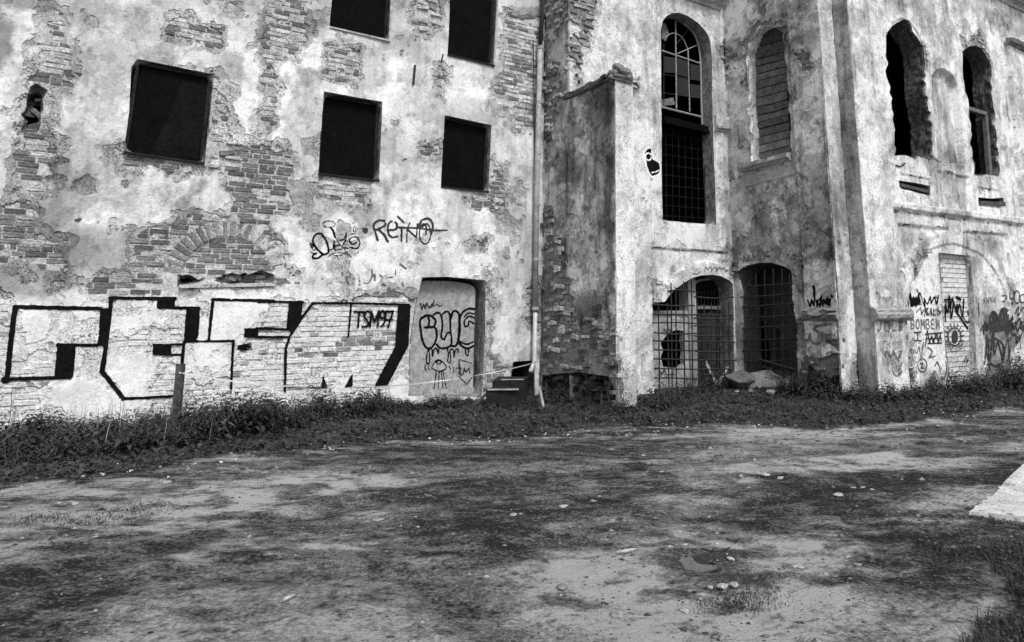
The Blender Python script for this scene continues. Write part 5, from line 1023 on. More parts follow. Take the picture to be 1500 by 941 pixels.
low = [(smooth(zm((330, 335), (250, 345), (215, 365), (250, 390), (270, 420), (240, 460), (205, 450), (190, 400), (180, 440), (150, 440))), 1.7), (smooth(zm((270, 390), (300, 410), (330, 400), (320, 430), (290, 425))), 1.5), (zm((120, 360), (125, 430)), 1.5)]
decal('graffiti_tag', B, low, [], M['paint_grey'], church, 'faded grey swirl on the pedestal below the broken cap', cell=.011, off=.008, wear=.25)
# right face
FONT = {'B': [[(0, 0), (0, 1), (.6, 1), (.7, .75), (.5, .52), (0, .5)], [(.5, .52), (.75, .25), (.6, 0), (0, 0)]], 'O': [ell(.4, .5, .38, .5)], 'M': [[(0, 0), (.1, 1), (.4, .3), (.75, 1), (.85, 0)]], 'E': [[(.6, 0), (0, 0), (0, 1), (.6, 1)], [(0, .5), (.5, .5)]], 'N': [[(0, 0), (0, 1), (.65, 0), (.65, 1)]],
        'A': [[(0, 0), (.35, 1), (.7, 0)], [(.15, .4), (.55, .4)]], 'U': [[(0, 1), (0, .2), (.3, 0), (.6, .2), (.6, 1)]], 'K': [[(0, 0), (0, 1)], [(.6, 1), (0, .5), (.65, 0)]], 'I': [[(.1, 0), (.1, 1)]], 'L': [[(0, 1), (0, 0), (.5, 0)]], 'S': [smooth([(.6, .9), (.3, 1), (.05, .8), (.3, .55), (.6, .3), (.3, 0), (0, .1)])], 'C': [smooth([(.65, .85), (.35, 1), (.02, .5), (.35, 0), (.65, .15)])], 'J': [[(.5, 1), (.5, .2), (.25, 0), (0, .2)]], 'X': [[(0, 0), (.6, 1)], [(0, 1), (.6, 0)]], 'Y': [[(0, 1), (.3, .5), (.6, 1)], [(.3, .5), (.3, 0)]]}
def word(zf, text, x, y, cw, h, r, slope=0, jit=.05, seed=0):
    q = np.random.default_rng(seed); out = []
    for i, c in enumerate(text):
        for st in FONT.get(c, []): out.append((zf(*[(x+i*cw+px_*cw*.85+q.normal(0, jit*cw*.4), y+slope*i-pz*h+q.normal(0, jit*h*.4)) for px_, pz in st]), r))
    return out
def scrib(zf, x0, x1, y0, y1, n, r, seed):
    q = np.random.default_rng(seed); P = [(x0+(x1-x0)*k/(n-1)+q.normal(0, (x1-x0)/n*.6), (y0 if k % 2 else y1)+q.normal(0, abs(y1-y0)*.22)) for k in range(n)]
    return (zf(*smooth(P, 4)), r)
g = [scrib(zr, 198, 280, 345, 412, 11, 1.30, 1), scrib(zr, 270, 400, 355, 410, 10, 1.17, 2), scrib(zr, 200, 270, 350, 408, 12, 1.1, 12), (zr((262, 300), (278, 350), (290, 410)), .8), (zr((385, 350), (388, 356)), 1.1)]
decal('graffiti_tag', R, g, [], M['paint'], church, 'black angular tag left of the bricked-up doorway', cell=.013, off=.008)
decal('graffiti_tag', R, word(zr, 'KILL', 325, 480, 24, 50, .8, -1, .2, 4)+[(zr((255, 460), (285, 425), (290, 470), (320, 430), (310, 485)), .8), (zr((400, 440), (412, 470), (430, 440)), .7)], [], M['paint_thin'], church, 'small pointed letters under the black angular tag', cell=.011, off=.008)
decal('graffiti_lettering', R, word(zr, 'BOMBEN', 218, 572, 34, 62, .85, 0, .03, 5), [], M['paint_grey'], church, 'thin grey capitals BOMBEN left of the bricked-up doorway', cell=.011, off=.008)
decal('graffiti_tag', R, [scrib(zr, 315, 430, 600, 680, 9, 1.04, 7), (zr((310, 612), (428, 600)), .8), (zr((315, 640), (425, 640)), .7), (zr((330, 675), (425, 672)), .7), (zr((240, 600), (285, 596)), .7), (zr((262, 598), (262, 655)), .7), (zr((240, 655), (285, 655)), .7)], [], M['paint_thin'], church, 'striped scribble low beside the bricked-up doorway', cell=.012, off=.008, wear=.1)
decal('graffiti_tag', R, [(ell(*zr((295, 825))[0], 6.6, 9.6), .7), (smooth(zr((280, 815), (300, 810), (290, 840), (310, 845))), .8), (zr((380, 830), (395, 800), (410, 830), (418, 865)), .9), (zr((455, 800), (460, 860), (450, 900)), .9)], [], M['paint_thin'], church, 'small circled mark near the ground beside the bricked-up doorway', cell=.011, off=.008)
decal('graffiti_tag', R, [(zr((160, 545), (165, 520), (150, 530)), 1.2), (smooth(zr((70, 800), (65, 860), (90, 895), (122, 880), (120, 850), (95, 860))), .8), (zr((85, 800), (95, 845)), .8), (zr((110, 795), (105, 850)), .8), (zr((128, 800), (118, 850)), .8), (zr((185, 600), (165, 640), (160, 620)), 1.2)]+word(zr, 'JOLS', -38, 590, 48, 70, 1.0, -2, .15, 8)+[scrib(zr, 20, 120, 720, 765, 8, 1.30, 9)], [], M['paint_grey'], church, 'loose grey scribbles on the pedestal of the right face', cell=.012, off=.008, wear=.15)
hbk = hd+.012
decal('graffiti_tag', R, [scrib(zr, 445, 500, 370, 480, 6, 1.43, 21), scrib(zr, 490, 575, 380, 470, 9, 1.30, 22), (zr((440, 372), (500, 368)), 1.0), (zr((525, 355), (550, 370)), 1.8), (zr((520, 450), (560, 510), (600, 570)), 1.6), (smooth(zr((560, 480), (600, 530), (612, 500), (600, 450))), .9), (zr((450, 470), (452, 372)), 1.0)], [], M['paint'], dr, 'heavy black tag across the bricked-up doorway', cell=.011, off=.003, h_fixed=hbk)
ey = [(ell(*zr((510, 628))[0], 9.5, 13), 1.0), (ell(*zr((512, 628))[0], 4, 9), .8)]
for k in range(9):
    a = math.radians(180+k*22); ey.append(([(zr((510+48*math.cos(a), 625+58*math.sin(a)))[0]), zr((510+66*math.cos(a), 625+92*math.sin(a)))[0]], .9))
for k in range(6):
    a = math.radians(20+k*28); ey.append((ell(*zr((510+58*math.cos(a), 640+80*math.sin(a)))[0], 1.8, 3.2), .5))
decal('graffiti_eye', R, ey, [ell(*zr((512, 628))[0], 3.5, 8.5)], M['paint_thin'], dr, 'painted eye with lashes on the bricked-up doorway', cell=.011, off=.003, h_fixed=hbk)
decal('graffiti_tag', R, [(smooth(zr((575, 800), (590, 770), (600, 800), (605, 775), (590, 810))), .8)], [], M['paint_thin'], dr, cell=.011, off=.003, h_fixed=hbk)
g = [scrib(zr, 205, 300, 690, 760, 8, .8, 51), scrib(zr, 300, 440, 430, 470, 9, .7, 52), scrib(zr, 150, 215, 430, 500, 6, .8, 53), (smooth(zr((330, 700), (360, 730), (340, 770), (380, 760))), .8)]
decal('graffiti_tag', R, g, [], M['paint_grey'], church, 'faint overlapping scribbles filling the gaps left of the bricked-up doorway', cell=.012, off=.011, wear=.15)
g = [scrib(zr, 700, 740, 520, 590, 5, .9, 54), (zr((683, 395), (686, 490)), .8), (smooth(zr((740, 610), (735, 680), (760, 700))), .8), scrib(zr, 840, 900, 660, 760, 6, .9, 55), scrib(zr, 905, 1010, 580, 650, 8, .8, 56)]
decal('graffiti_tag', R, g, [], M['paint_thin'], church, 'thin black scribbles around the dark smudged mass on the right', cell=.012, off=.013)
g = word(zr, 'ANNA', 715, 400, 24, 38, .7, -3, .15, 31)
decal('graffiti_lettering', R, g, [], M['paint_grey'], church, 'small thin letters ANNA right of the bricked-up doorway', cell=.011, off=.008)
g = [(smooth(zr((885, 325), (890, 365), (910, 360), (915, 310), (905, 400), (900, 395))), .9), (ell(*zr((935, 355))[0], 4, 9), .9), (smooth(zr((985, 330), (958, 350), (960, 390), (985, 385), (985, 360))), .9), (smooth(zr((845, 345), (868, 350), (860, 385), (848, 385))), .7), (zr((1000, 320), (1040, 400)), .9), scrib(zr, 920, 1030, 420, 475, 7, 0.91, 33)]
decal('graffiti_tag', R, g, [], M['paint_thin'], church, 'curling black tag at the right edge of the wall', cell=.012, off=.008)
g = [scrib(zr, 730, 860, 620, 800, 8, 1.82, 41), (smooth(zr((730, 690), (745, 770), (790, 830), (850, 800), (860, 700), (800, 640), (750, 660))), 1.2), scrib(zr, 710, 960, 530, 600, 10, 1.95, 42), (smooth(zr((890, 520), (930, 530), (900, 590), (950, 640), (960, 700))), 1.0), scrib(zr, 890, 1040, 500, 560, 8, 1.43, 43), (zr((880, 790), (900, 820), (915, 780)), 1.2)]
decal('graffiti_tag', R, g, [zr(*smooth([(755, 490), (775, 450), (805, 460), (820, 500), (835, 440), (860, 425), (885, 450), (890, 520), (900, 580), (760, 600)], 3))], M['paint_thin'], church, 'dark smudged black graffiti mass at the right of the wall', cell=.013, off=.010, wear=.3)

# ------------------------------------------------------------------ things standing in the yard
UP = np.array([0, 0, 1.])
def at_dist(x, y, Zd): r = ray(x, y); return CAM+r*(Zd/r[1])
pb = on_ground(257, 628); pt = at_dist(265, 533, pb[1])
post = MB(); post.plank(pb-UP*.1, pt, (1, 0, 0), (0, 1, 0), .10, .07); o = post.build('wooden_post', M['old_wood']); o['label'] = 'weathered square wooden post standing in the weeds, holding one end of the tape'; o['category'] = 'post'
sb = on_ground(791, 596); stp = at_dist(793, 524, sb[1])
mb = MB(); mb.plank(sb-UP*.1, stp, (1, 0, 0), (0, 1, 0), .055, .04); o = mb.build('wooden_stake', M['old_wood']); o['label'] = 'thin dark wooden stake beside the drainpipe, holding the tape end'; o['category'] = 'stake'
# barrier tape: a real strip of plastic hanging from post to stake
tp_ = [(262, 546), (300, 552), (336, 558), (397, 564), (477, 569), (550, 567), (597, 563.6), (647, 558), (705, 549), (741, 542), (770, 535), (794, 528)]
dist = np.interp([p[0] for p in tp_], [262, 794], [pb[1]-.05, sb[1]-.04]); P = [at_dist(x, y, d) for (x, y), d in zip(tp_, dist)]
P = [np.array(q) for q in smooth(P, 5)]; V = []; F = []
for i, p in enumerate(P):
    tw = 1.1*math.sin(i*.21)+.4*math.sin(i*.53); wv = np.array([0, math.sin(tw)*.6, math.cos(tw)]); wd = .011; V += [p-wv*wd, p+wv*wd]
F = [(2*i, 2*i+2, 2*i+3, 2*i+1) for i in range(len(P)-1)]
b_ = len(V); V += [v+np.array([.001, -.0015, .0]) for v in V]; F += [(b_+2*i+1, b_+2*i+3, b_+2*i+2, b_+2*i) for i in range(len(P)-1)]
k0 = at_dist(719, 547, dist[8]); V += [k0, k0+np.array([.02, 0, -.07]), k0+np.array([.035, 0, -.065]), k0+np.array([.02, 0, .01])]; F.append((len(V)-4, len(V)-3, len(V)-2, len(V)-1))
link('barrier_tape', py_mesh('barrier_tape', V, F, M['tape']), label='pale plastic barrier tape sagging from the wooden post to the stake by the pipe', cat='tape')
# dark cellar steps under the pipe
c = on_ground(733, 598); steps = thing('cellar_steps', 'low dark concrete steps with a chipped pale edge at the foot of the house wall', 'steps', tuple(c))
def lbox(o, x0, x1, d0, d1, z0, z1, f=L, jit=.0):    # box near the wall in (along wall, out from wall) axes about point c
    mb = MB(); base = c; K = []
    for (x, d_, z) in ((x0, d0, z0), (x1, d0, z0), (x1, d1, z0), (x0, d1, z0), (x0, d0, z1), (x1, d0, z1), (x1, d1, z1), (x0, d1, z1)): K.append(np.array([x, d_, z])+np.random.default_rng(int(abs(x*100+d_*10+z*7)*10)).normal(0, jit, 3))
    mb.box8(K); return mb
lbox(None, -.23, .27, 0, .5, -.1, .285, jit=.014).build('step', M['dark_conc'], steps)
lbox(None, -.17, .36, .5, 1.1, -.1, .40, jit=.014).build('step', M['dark_conc'], steps)
mb = MB(); mb.plank((-.22, -.012, .29), (.30, -.012, .295), (0, 0, 1), (0, 1, 0), .022, .03); mb.build('edge_board', M['pale_wood'], steps)
mb = MB(); mb.plank((-.05, .49, .405), (.34, .49, .41), (0, 0, 1), (0, 1, 0), .014, .02); mb.build('edge_board', M['pale_wood'], steps)
def lath(p0, p1, z0, z1, w_, t_, mat, name, label, cat='plank', group=None):
    a = on_ground(*p0)+UP*z0; b = at_dist(p1[0], p1[1], a[1]+z1); mb = MB(); d = b-a; d /= np.linalg.norm(d); wv = np.cross(d, [0, 1., 0]); wv /= np.linalg.norm(wv)
    mb.plank(a, b, wv, (0, 1, 0), w_, t_); o = mb.build(name, mat); o['label'] = label; o['category'] = cat
    if group: o['group'] = group
lath((797, 600), (790.5, 566), 0, .1, .035, .02, M['pale_wood'], 'leaning_lath', 'short pale lath leaning against the dark stake')
lath((757, 592), (763, 572), 0.05, .05, .04, .03, M['pale_wood'], 'leaning_lath', 'short pale strut at the right side of the dark steps')
lath((691, 596), (712, 578), 0, .05, .05, .03, M['old_wood'], 'leaning_lath', 'dark board slanting against the left side of the steps')
lath((1051, 566), (1033, 529), 0.02, .25, .06, .03, M['pale_wood'], 'broken_plank', 'left leg of the broken plank V before the barred gate')
lath((1050, 567), (1067, 537), 0.02, .2, .055, .03, M['pale_wood'], 'broken_plank', 'right leg of the broken plank V before the barred gate')
lath((1022, 566), (1068, 534), 0.0, .3, .04, .025, M['old_wood'], 'broken_plank', 'longer darker plank crossing behind the V at the gate')
# rubble before the gates
RB = [((1088, 571), (.42, .30, .20), .10, 'rounded lump of dusty rubble left of the pale slab'), ((1113, 569), (.62, .4, .24), .14, 'broad mound of rubble in the weeds before the second gate'), ((1116, 562), (.34, .22, .06), .26, 'pale tilted concrete slab on top of the rubble mound'), ((1139, 570), (.42, .3, .22), .12, 'dark rubble lump right of the pale slab'), ((1157, 572), (.16, .13, .15), .22, 'small pale block at the right end of the rubble')]
for k, ((x, y), s, t, lb) in enumerate(RB):
    p = on_ground(x, y); s = tuple(v_*1.2 for v_ in s); z = s[2]*.6+(.30 if k == 2 else 0); lump('concrete_chunk', p+UP*z, s, M['stone'], None, t, 900+k, 3, cuts=16, label=lb, cat='rubble', group='rubble before the barred gates')
for k, (x, y, w_, lb) in enumerate(((1101, 577, 8, 'small broken lump in front of the broad rubble mound'), (1127, 579, 10, 'angular chip at the front foot of the rubble mound'), (1147, 577, 7, 'small lump before the small pale block'), (1079, 577, 7, 'leftmost small lump at the rubble edge'))):
    p = on_ground(x, y); q = w_*p[1]/FH; lump('concrete_chunk', p+UP*q*.3, (q, q*.8, q*.6), M['stone'], None, .16+.04*k, 950+k, 2, cuts=12, label=lb, cat='rubble', group='rubble before the barred gates')
# loose stones and debris on the dirt
ST = [((826, 743), 9, .34, .62, 'white rounded stone beside the dark damp patch'), ((752, 756), 9, .4, .50, 'crumbly pale stone left of the white rounded one'), ((763, 754), 5, .5, .45, 'small crumb touching the crumbly pale stone'), ((612, 773), 4, .5, .6, 'small lone pale pebble in the middle of the yard'), ((1228, 728), 12, .22, .50, 'flat pale stone at the rim of the tyre rut'), ((1086, 699), 7, .15, .55, 'left stone of the flat pale cluster below the grass edge'), ((1120, 698), 13, .16, .55, 'widest flat pale stone in the cluster below the grass edge'), ((1143, 701), 9, .16, .5, 'right stone of the flat pale cluster below the grass edge'), ((1098, 715), 5, .25, .5, 'small pale stone just under the flat pale cluster'),
      ((1250, 716), 5, .3, .5, 'first small stone in the row right of the rut stone'), ((1264, 715), 5, .3, .55, 'middle small stone in the row right of the rut stone'), ((1278, 717), 6, .3, .5, 'last small stone in the row right of the rut stone'),
      ((823, 863), 14, .5, .30, 'chunky grey stone at the front of the yard'), ((841, 868), 8, .5, .40, 'small round stone touching the chunky grey one'), ((903, 901), 18, .3, .34, 'flat flaking stone nearest the bottom edge, centre'), ((1170, 831), 16, .2, .50, 'flat pale chip right of the puddle'), ((1058, 860), 14, .4, .5, 'split pale stone below the puddle'), ((1074, 859), 12, .4, .42, 'greyer half beside the split pale stone below the puddle'), ((1070, 819), 8, .6, .66, 'white stone at the puddle edge below the branch'), ((1050, 797), 5, .5, .6, 'small white pebble above the branch by the puddle'), ((1040, 863), 7, .5, .45, 'small stone left of the split pale stone'), ((1003, 897), 12, .25, .55, 'white flat stone at the bottom, left of the grassy tuft'),
      ((895, 787), 11, .5, .12, 'dark earthy clod on the pale dirt'), ((910, 780), 6, .6, .12, 'smaller dark clod behind the dark earthy clod'), ((857, 787), 7, .5, .10, 'dark clod left of the dark earthy clod'), ((981, 802), 7, .4, .5, 'left of two pale chips left of the puddle'), ((1003, 799), 6, .4, .5, 'right of two pale chips left of the puddle'), ((245, 707), 9, .2, .55, 'flat pale flake at the edge of the left weeds'), ((85, 737), 7, .3, .6, 'left of two pale flakes at the far left verge'), ((110, 738), 8, .2, .55, 'right of two pale flakes at the far left verge'), ((970, 691), 7, .3, .5, 'pale chip in the middle of the far dirt'), ((1255, 828), 9, .3, .3, 'grey flat chip right of the flat pale chip'), ((556, 763), 12, .15, .42, 'broad flat pale flake in the left middle of the yard')]
for k, ((x, y), wpx, flat, t, lb) in enumerate(ST):
    p = on_ground(x, y); s = wpx*p[1]/FH; s *= .85; o = lump('stone', p+UP*s*max(.25, flat)*.45, (s, s*.75, s*max(.25, flat*.85)), M['stone'], None, t*.75, 1000+k, 2, cuts=14, label=lb, cat='stone', group='loose stones on the dirt yard'); o.rotation_euler = (0, 0, k)
# pale stick, branch, debris
def stick(name, pts, r, mat, label, cat, twigs=()):
    P = [on_ground(*p)+UP*.02 for p in pts]; mb = MB(); mb.tube([P[0]]+P[1:], [r*.7]+[r]*(len(P)-2)+[r*.5], 6)
    for a, b, h in twigs: q = on_ground(*a)+UP*.02; mb.tube([q, at_dist(b[0], b[1], q[1])], [r*.8, r*.4], 5)
    o = mb.build(name, mat); o['label'] = label; o['category'] = cat
stick('fallen_branch', Z(5.88, 960, 740, [(400, 405), (440, 414), (500, 416), (560, 418), (610, 408), (645, 394)]), .007, M['iron'], 'dark crooked twig lying by the puddle', 'branch', [(Z(5.88, 960, 740, [(505, 416)])[0], Z(5.88, 960, 740, [(488, 376)])[0], 0)])
stick('stick', [(904, 814), (918, 812), (931, 809)], .013, M['pale_wood'], 'pale straight stick on the dirt between the dark clod and puddle', 'stick')
stick('stick', Z(5.88, 960, 740, [(610, 318), (660, 330), (690, 335), (730, 308)]), .006, M['iron'], 'short dark curved twig above the branch by the puddle', 'stick')
stick('stick', [(415, 884), (423, 881), (431, 877)], .010, M['pale_wood'], 'thin pale splinter near the bottom left', 'stick')
# slab at the right edge
ps = [on_ground(x, y)[:2] for x, y in ((1420, 757), (1447, 737), (1474, 712), (1500, 684), (1535, 650))]+[np.array([9.5, 10.5]), np.array([9.5, 6.4]), on_ground(1640, 790)[:2]*1.0, on_ground(1530, 766)[:2]]
q_ = []; rr_ = np.random.default_rng(17)
for a, b in zip(ps, ps[1:]+ps[:1]):
    k = max(1, int(np.hypot(*(b-a))/.07)) if np.hypot(*((a+b)/2-np.array([4, 7]))) < 5 else 1
    for i in range(k): q_.append(a+(b-a)*i/k+(rr_.normal(0, .010, 2) if i else 0))
ps = q_
n = len(ps); zt_ = .022; V = [(x, y, zt_) for x, y in ps]+[(x, y, -.1) for x, y in ps]; F = [tuple(range(n))[::-1], tuple(range(n, 2*n))]+[(i, (i+1) % n, n+(i+1) % n, n+i) for i in range(n)]
sl_ = link('concrete_slab', py_mesh('concrete_slab', V, F, M['concrete']), label='pale concrete slab with a raised kerb at the right edge', cat='slab')
mb = MB(); k_ = [on_ground(x, y) for x, y in ((1468, 717.5), (1484, 701), (1500, 685.5), (1535, 651))]
for a, b in zip(k_[:-1], k_[1:]):
    a = np.array([a[0]+.07, a[1], .02]); b = np.array([b[0]+.07, b[1], .02]); d = b-a; d /= np.linalg.norm(d); mb.plank(a, b, np.cross(d, UP), UP, .10, .035)
mb.build('kerb', M['concrete'], sl_)

# ------------------------------------------------------------------ weeds, grass and litter
def leaf_batch(base, dirv, size, tone, width=.42, droop=.35):
    """folded leaves: (n,3) base points, unit directions, sizes -> vertices, tris, tones"""
    n = len(base); side = np.cross(dirv, UP); side /= np.linalg.norm(side, axis=1)[:, None]+1e-9; up = np.cross(side, dirv); s = size[:, None]
    mid = base+dirv*s*.45+up*s*.02; tip = base+dirv*s-UP*s*droop; l_ = base+dirv*s*.38+side*s*width*.5+up*s*.10; r_ = base+dirv*s*.38-side*s*width*.5+up*s*.10
    V = np.stack([base, l_, tip, r_, mid], 1).reshape(-1, 3); b = (np.arange(n)*5)[:, None]
    F = np.concatenate([b+np.array([0, 4, 1]), b+np.array([1, 4, 2]), b+np.array([2, 4, 3]), b+np.array([3, 4, 0])], 0)
    return V, F, np.repeat(tone, 5)
def plants(xy, hts, r, leaf=.125, tone=(.018, .055), nodes=(5, 9)):
    Vs, Fs, Ts = [], [], []; nb = 0; B_, D_, S_, T_ = [], [], [], []; stem = MB()
    gzv = gz(xy[:, 0], xy[:, 1])
    for (x, y), h, z0 in zip(xy, hts, gzv):
        k = int(r.integers(*nodes)); lean = r.normal(0, .22, 2); a0 = r.uniform(0, 6.3); tn = r.uniform(*tone); big_ = r.choice([.6, .85, 1.0, 1.35])
        for q in range(k):
            f = (q+1)/k; p = np.array([x+lean[0]*h*f*f*1.6, y+lean[1]*h*f*f*1.6, z0+h*f]); sz = big_*leaf*(1.15-.65*f)*r.uniform(.8, 1.2)*(.6+.5*min(1, h/.4))
            for s_ in (0, math.pi):
                a = a0+q*1.57+s_+r.normal(0, .25); e = r.uniform(-.15, .45); B_.append(p); D_.append((math.cos(a)*math.cos(e), math.sin(a)*math.cos(e), math.sin(e))); S_.append(sz); T_.append(tn*r.uniform(.7, 1.3))
    return leaf_batch(np.array(B_), np.array(D_), np.array(S_), np.array(T_))
r = np.random.default_rng(123)
def sample(n, x0, x1, y0, y1, test):
    X = r.uniform(x0, x1, n); Y = r.uniform(y0, y1, n); m = test(X, Y); return np.stack([X[m], Y[m]], 1)
def front(X, Y):                                          # on the yard side of the facade line
    xs_ = [p[0] for p in WALLLINE]; 
    ins = np.zeros(X.shape, bool); poly = [tuple(p) for p in WALLLINE]+[(40, -5), (-40, -5)]
    for i in range(len(poly)):
        a = poly[i]; b = poly[(i+1) % len(poly)]; c_ = (a[1] > Y) != (b[1] > Y)
        if abs(b[1]-a[1]) > 1e-9: ins ^= c_ & (X < (b[0]-a[0])*(Y-a[1])/(b[1]-a[1])+a[0])
    return ins
def colx(X, Y): return PPX+X/Y*FH                          # the photograph column a ground point stands in
def weed_left(X, Y):
    d = walldist(X, Y); g = grass_side(X, Y); c_ = colx(X, Y); wid = np.interp(c_, [-400, 0, 200, 420, 520, 620, 700, 760], [3.2, 2.6, 2.2, 1.9, 1.3, .8, .6, .3])
    return front(X, Y) & (d > .10) & (d < wid+(fbm(X, Y, .5, 81, 2)-.5)*.9) & (g > -.1) & (c_ < 760) & ((np.hypot(X-pb[0], Y-pb[1]) > .12))
xy = sample(21000, -11, .0, 6.5, 15.2, weed_left)
d = walldist(xy[:, 0], xy[:, 1]); hl = (.05+.75*np.clip(fbm(xy[:, 0], xy[:, 1], .55, 82, 4)-.28, 0, 1)*1.15)*np.interp(colx(xy[:, 0], xy[:, 1]), [-300, 0, 150, 300, 420, 520, 640, 760], [1.2, 1.0, .75, 1.3, 1.25, .85, .55, .4])*np.clip(1.15-.22*d, .35, 1.2)*r.uniform(.6, 1.2, len(xy))
V, F, Tn = plants(xy[:4600], hl[:4600], r); link('nettle_bed', np_mesh('nettle_bed', V, F, M['leafA'], {'tone': Tn}), kind='stuff')
def weed_right(X, Y):
    d = walldist(X, Y); c_ = colx(X, Y); wid = np.interp(c_, [780, 840, 900, 960, 1080, 1160, 1240, 1300, 1400, 1500, 1700], [.5, .7, .6, .5, .7, .8, .9, .8, .9, 1.0, 1.3])
    return front(X, Y) & (d > .06) & (d < wid+(fbm(X, Y, .4, 83, 2)-.5)*.5) & (c_ > 800) & ~((c_ > 1062) & (c_ < 1165) & (d < .25))
xy = sample(16000, -1, 14, 11.5, 22, weed_right)
c_ = colx(xy[:, 0], xy[:, 1]); hl = (.06+.65*np.clip(fbm(xy[:, 0], xy[:, 1], .45, 84, 4)-.28, 0, 1)*1.15)*np.interp(c_, [800, 900, 960, 1060, 1120, 1170, 1250, 1300, 1400, 1500, 1700], [.7, .75, 1.0, .9, .35, 1.0, 1.3, 1.1, 1.25, 1.5, 1.6])*r.uniform(.6, 1.2, len(xy))
V, F, Tn = plants(xy[:2600], hl[:2600], r, leaf=.13); link('weed_bed', np_mesh('weed_bed', V, F, M['leafA'], {'tone': Tn}), kind='stuff')
xy = np.vstack([sample(2600, -11, .0, 6.5, 15.2, weed_left), sample(2600, -1, 14, 11.5, 22, weed_right)]); q = fbm(xy[:, 0], xy[:, 1], .9, 101, 3) > .5; xy = xy[q][:230]
V, F, Tn = plants(xy, r.uniform(.08, .30, len(xy)), r, leaf=.24, tone=(.025, .075), nodes=(3, 5)); link('broad_leaves', np_mesh('broad_leaves', V, F, M['leafA'], {'tone': Tn}), kind='stuff')
xy = np.vstack([sample(5000, -11, .0, 6.5, 15.2, weed_left), sample(5000, -1, 14, 11.5, 22, weed_right)]); q = fbm(xy[:, 0], xy[:, 1], .6, 102, 3) > .5; xy = xy[q][:1500]
hs = r.uniform(.15, .55, len(xy))*np.where(r.random(len(xy)) < .08, 1.5, 1); a = r.uniform(0, 6.3, len(xy)); n = len(xy); z0 = gz(xy[:, 0], xy[:, 1]); b = np.stack([xy[:, 0], xy[:, 1], z0], 1); ld = np.stack([np.cos(a), np.sin(a), 0*a], 1)*(hs*r.uniform(.05, .45, n))[:, None]; sd = np.stack([-np.sin(a), np.cos(a), 0*a], 1)*.0035; h = hs[:, None]
V = np.stack([b-sd, b+sd, b+ld*.4+UP*h*.6+sd*.8, b+ld*.4+UP*h*.6-sd*.8, b+ld+UP*h], 1).reshape(-1, 3); k = (np.arange(n)*5)[:, None]; F = np.concatenate([k+np.array([0, 1, 2]), k+np.array([0, 2, 3]), k+np.array([3, 2, 4])], 0)
link('tall_stalks', np_mesh('tall_stalks', V, F, M['grass'], {'tone': np.repeat(np.where(r.random(n) < .2, r.uniform(.15, .35, n), r.uniform(.03, .10, n)), 5)}), kind='stuff')
# low creeping leaves between the weeds and the dirt
def low_test(X, Y): return front(X, Y) & (grass_side(X, Y)+(fbm(X, Y, .5, 85, 3)-.5)*.9 > -.05) & (walldist(X, Y) > .1)
xy = sample(160000, -11, 13, 5, 21, lambda X, Y: low_test(X, Y) & (fbm(X, Y, .35, 96, 4) > .40)); n = min(len(xy), 28000); xy = xy[:n]; z0 = gz(xy[:, 0], xy[:, 1]); a = r.uniform(0, 6.3, n); e = r.uniform(.0, .7, n)
D_ = np.stack([np.cos(a)*np.cos(e), np.sin(a)*np.cos(e), np.sin(e)], 1); Bp = np.stack([xy[:, 0], xy[:, 1], z0+r.uniform(0, .05, n)], 1)
V, F, Tn = leaf_batch(Bp, D_, r.choice([.035, .05, .075, .11], n)*r.uniform(.8, 1.2, n), r.uniform(.018, .05, n)*(.5+1.1*fbm(xy[:, 0], xy[:, 1], .8, 97, 3)), .6, .2); link('ground_cover', np_mesh('ground_cover', V, F, M['leafA'], {'tone': Tn}), kind='stuff')
def blades(xy, hts, tone, wd=.004, lean=.5):
    n = len(xy); z0 = gz(xy[:, 0], xy[:, 1]); a = r.uniform(0, 6.3, n); l_ = r.uniform(.1, lean, n)*hts; b = np.stack([xy[:, 0], xy[:, 1], z0-.005], 1)
    sd = np.stack([np.cos(a+1.57), np.sin(a+1.57), 0*a], 1)*wd; ld = np.stack([np.cos(a)*l_, np.sin(a)*l_, 0*a], 1); h = hts[:, None]
    V = np.stack([b-sd, b+sd, b+ld*.35+UP*h*.55+sd*.7, b+ld*.35+UP*h*.55-sd*.7, b+ld+UP*h], 1).reshape(-1, 3); k = (np.arange(n)*5)[:, None]
    F = np.concatenate([k+np.array([0, 1, 2]), k+np.array([0, 2, 3]), k+np.array([3, 2, 4])], 0); return V, F, np.repeat(tone, 5)
xy = sample(190000, -11, 13, 5, 21, low_test); xy = xy[:60000]
V, F, Tn = blades(xy, r.uniform(.03, .11, len(xy))*(.5+fbm(xy[:, 0], xy[:, 1], .6, 86, 3)), r.uniform(.02, .075, len(xy))*(.5+1.2*fbm(xy[:, 0], xy[:, 1], .7, 98, 3)), .0035); link('verge_grass', np_mesh('verge_grass', V, F, M['grass'], {'tone': Tn}), kind='stuff')
GP = np.array(gpoly([(1436, 800), (1700, 745), (1800, 1100), (1380, 1100), (1425, 941), (1465, 880)]))
T2 = [(1100, 876, .16), (1085, 890, .10), (1388, 822, .22), (1402, 808, .2), (1362, 800, .1), (1470, 795, .2), (1490, 800, .3), (1160, 735, .1), (500, 742, .15), (200, 745, .25), (130, 765, .2), (860, 795, .1), (1050, 890, .12), (640, 795, .1), (1310, 770, .08), (60, 760, .2), (1424, 758, .05), (1440, 762, .07), (1462, 766, .07), (1488, 768, .09), (1440, 741, .04), (1470, 713, .05)]
X = r.uniform(.9, 6, 90000); Y = r.uniform(2.4, 6.8, 90000); m = psdf(GP, X, Y)+(fbm(X, Y, .35, 87, 4)-.5)*.7 < -.02; xy = np.stack([X[m], Y[m]], 1)[:16000]; h1 = r.uniform(.03, .09, len(xy))
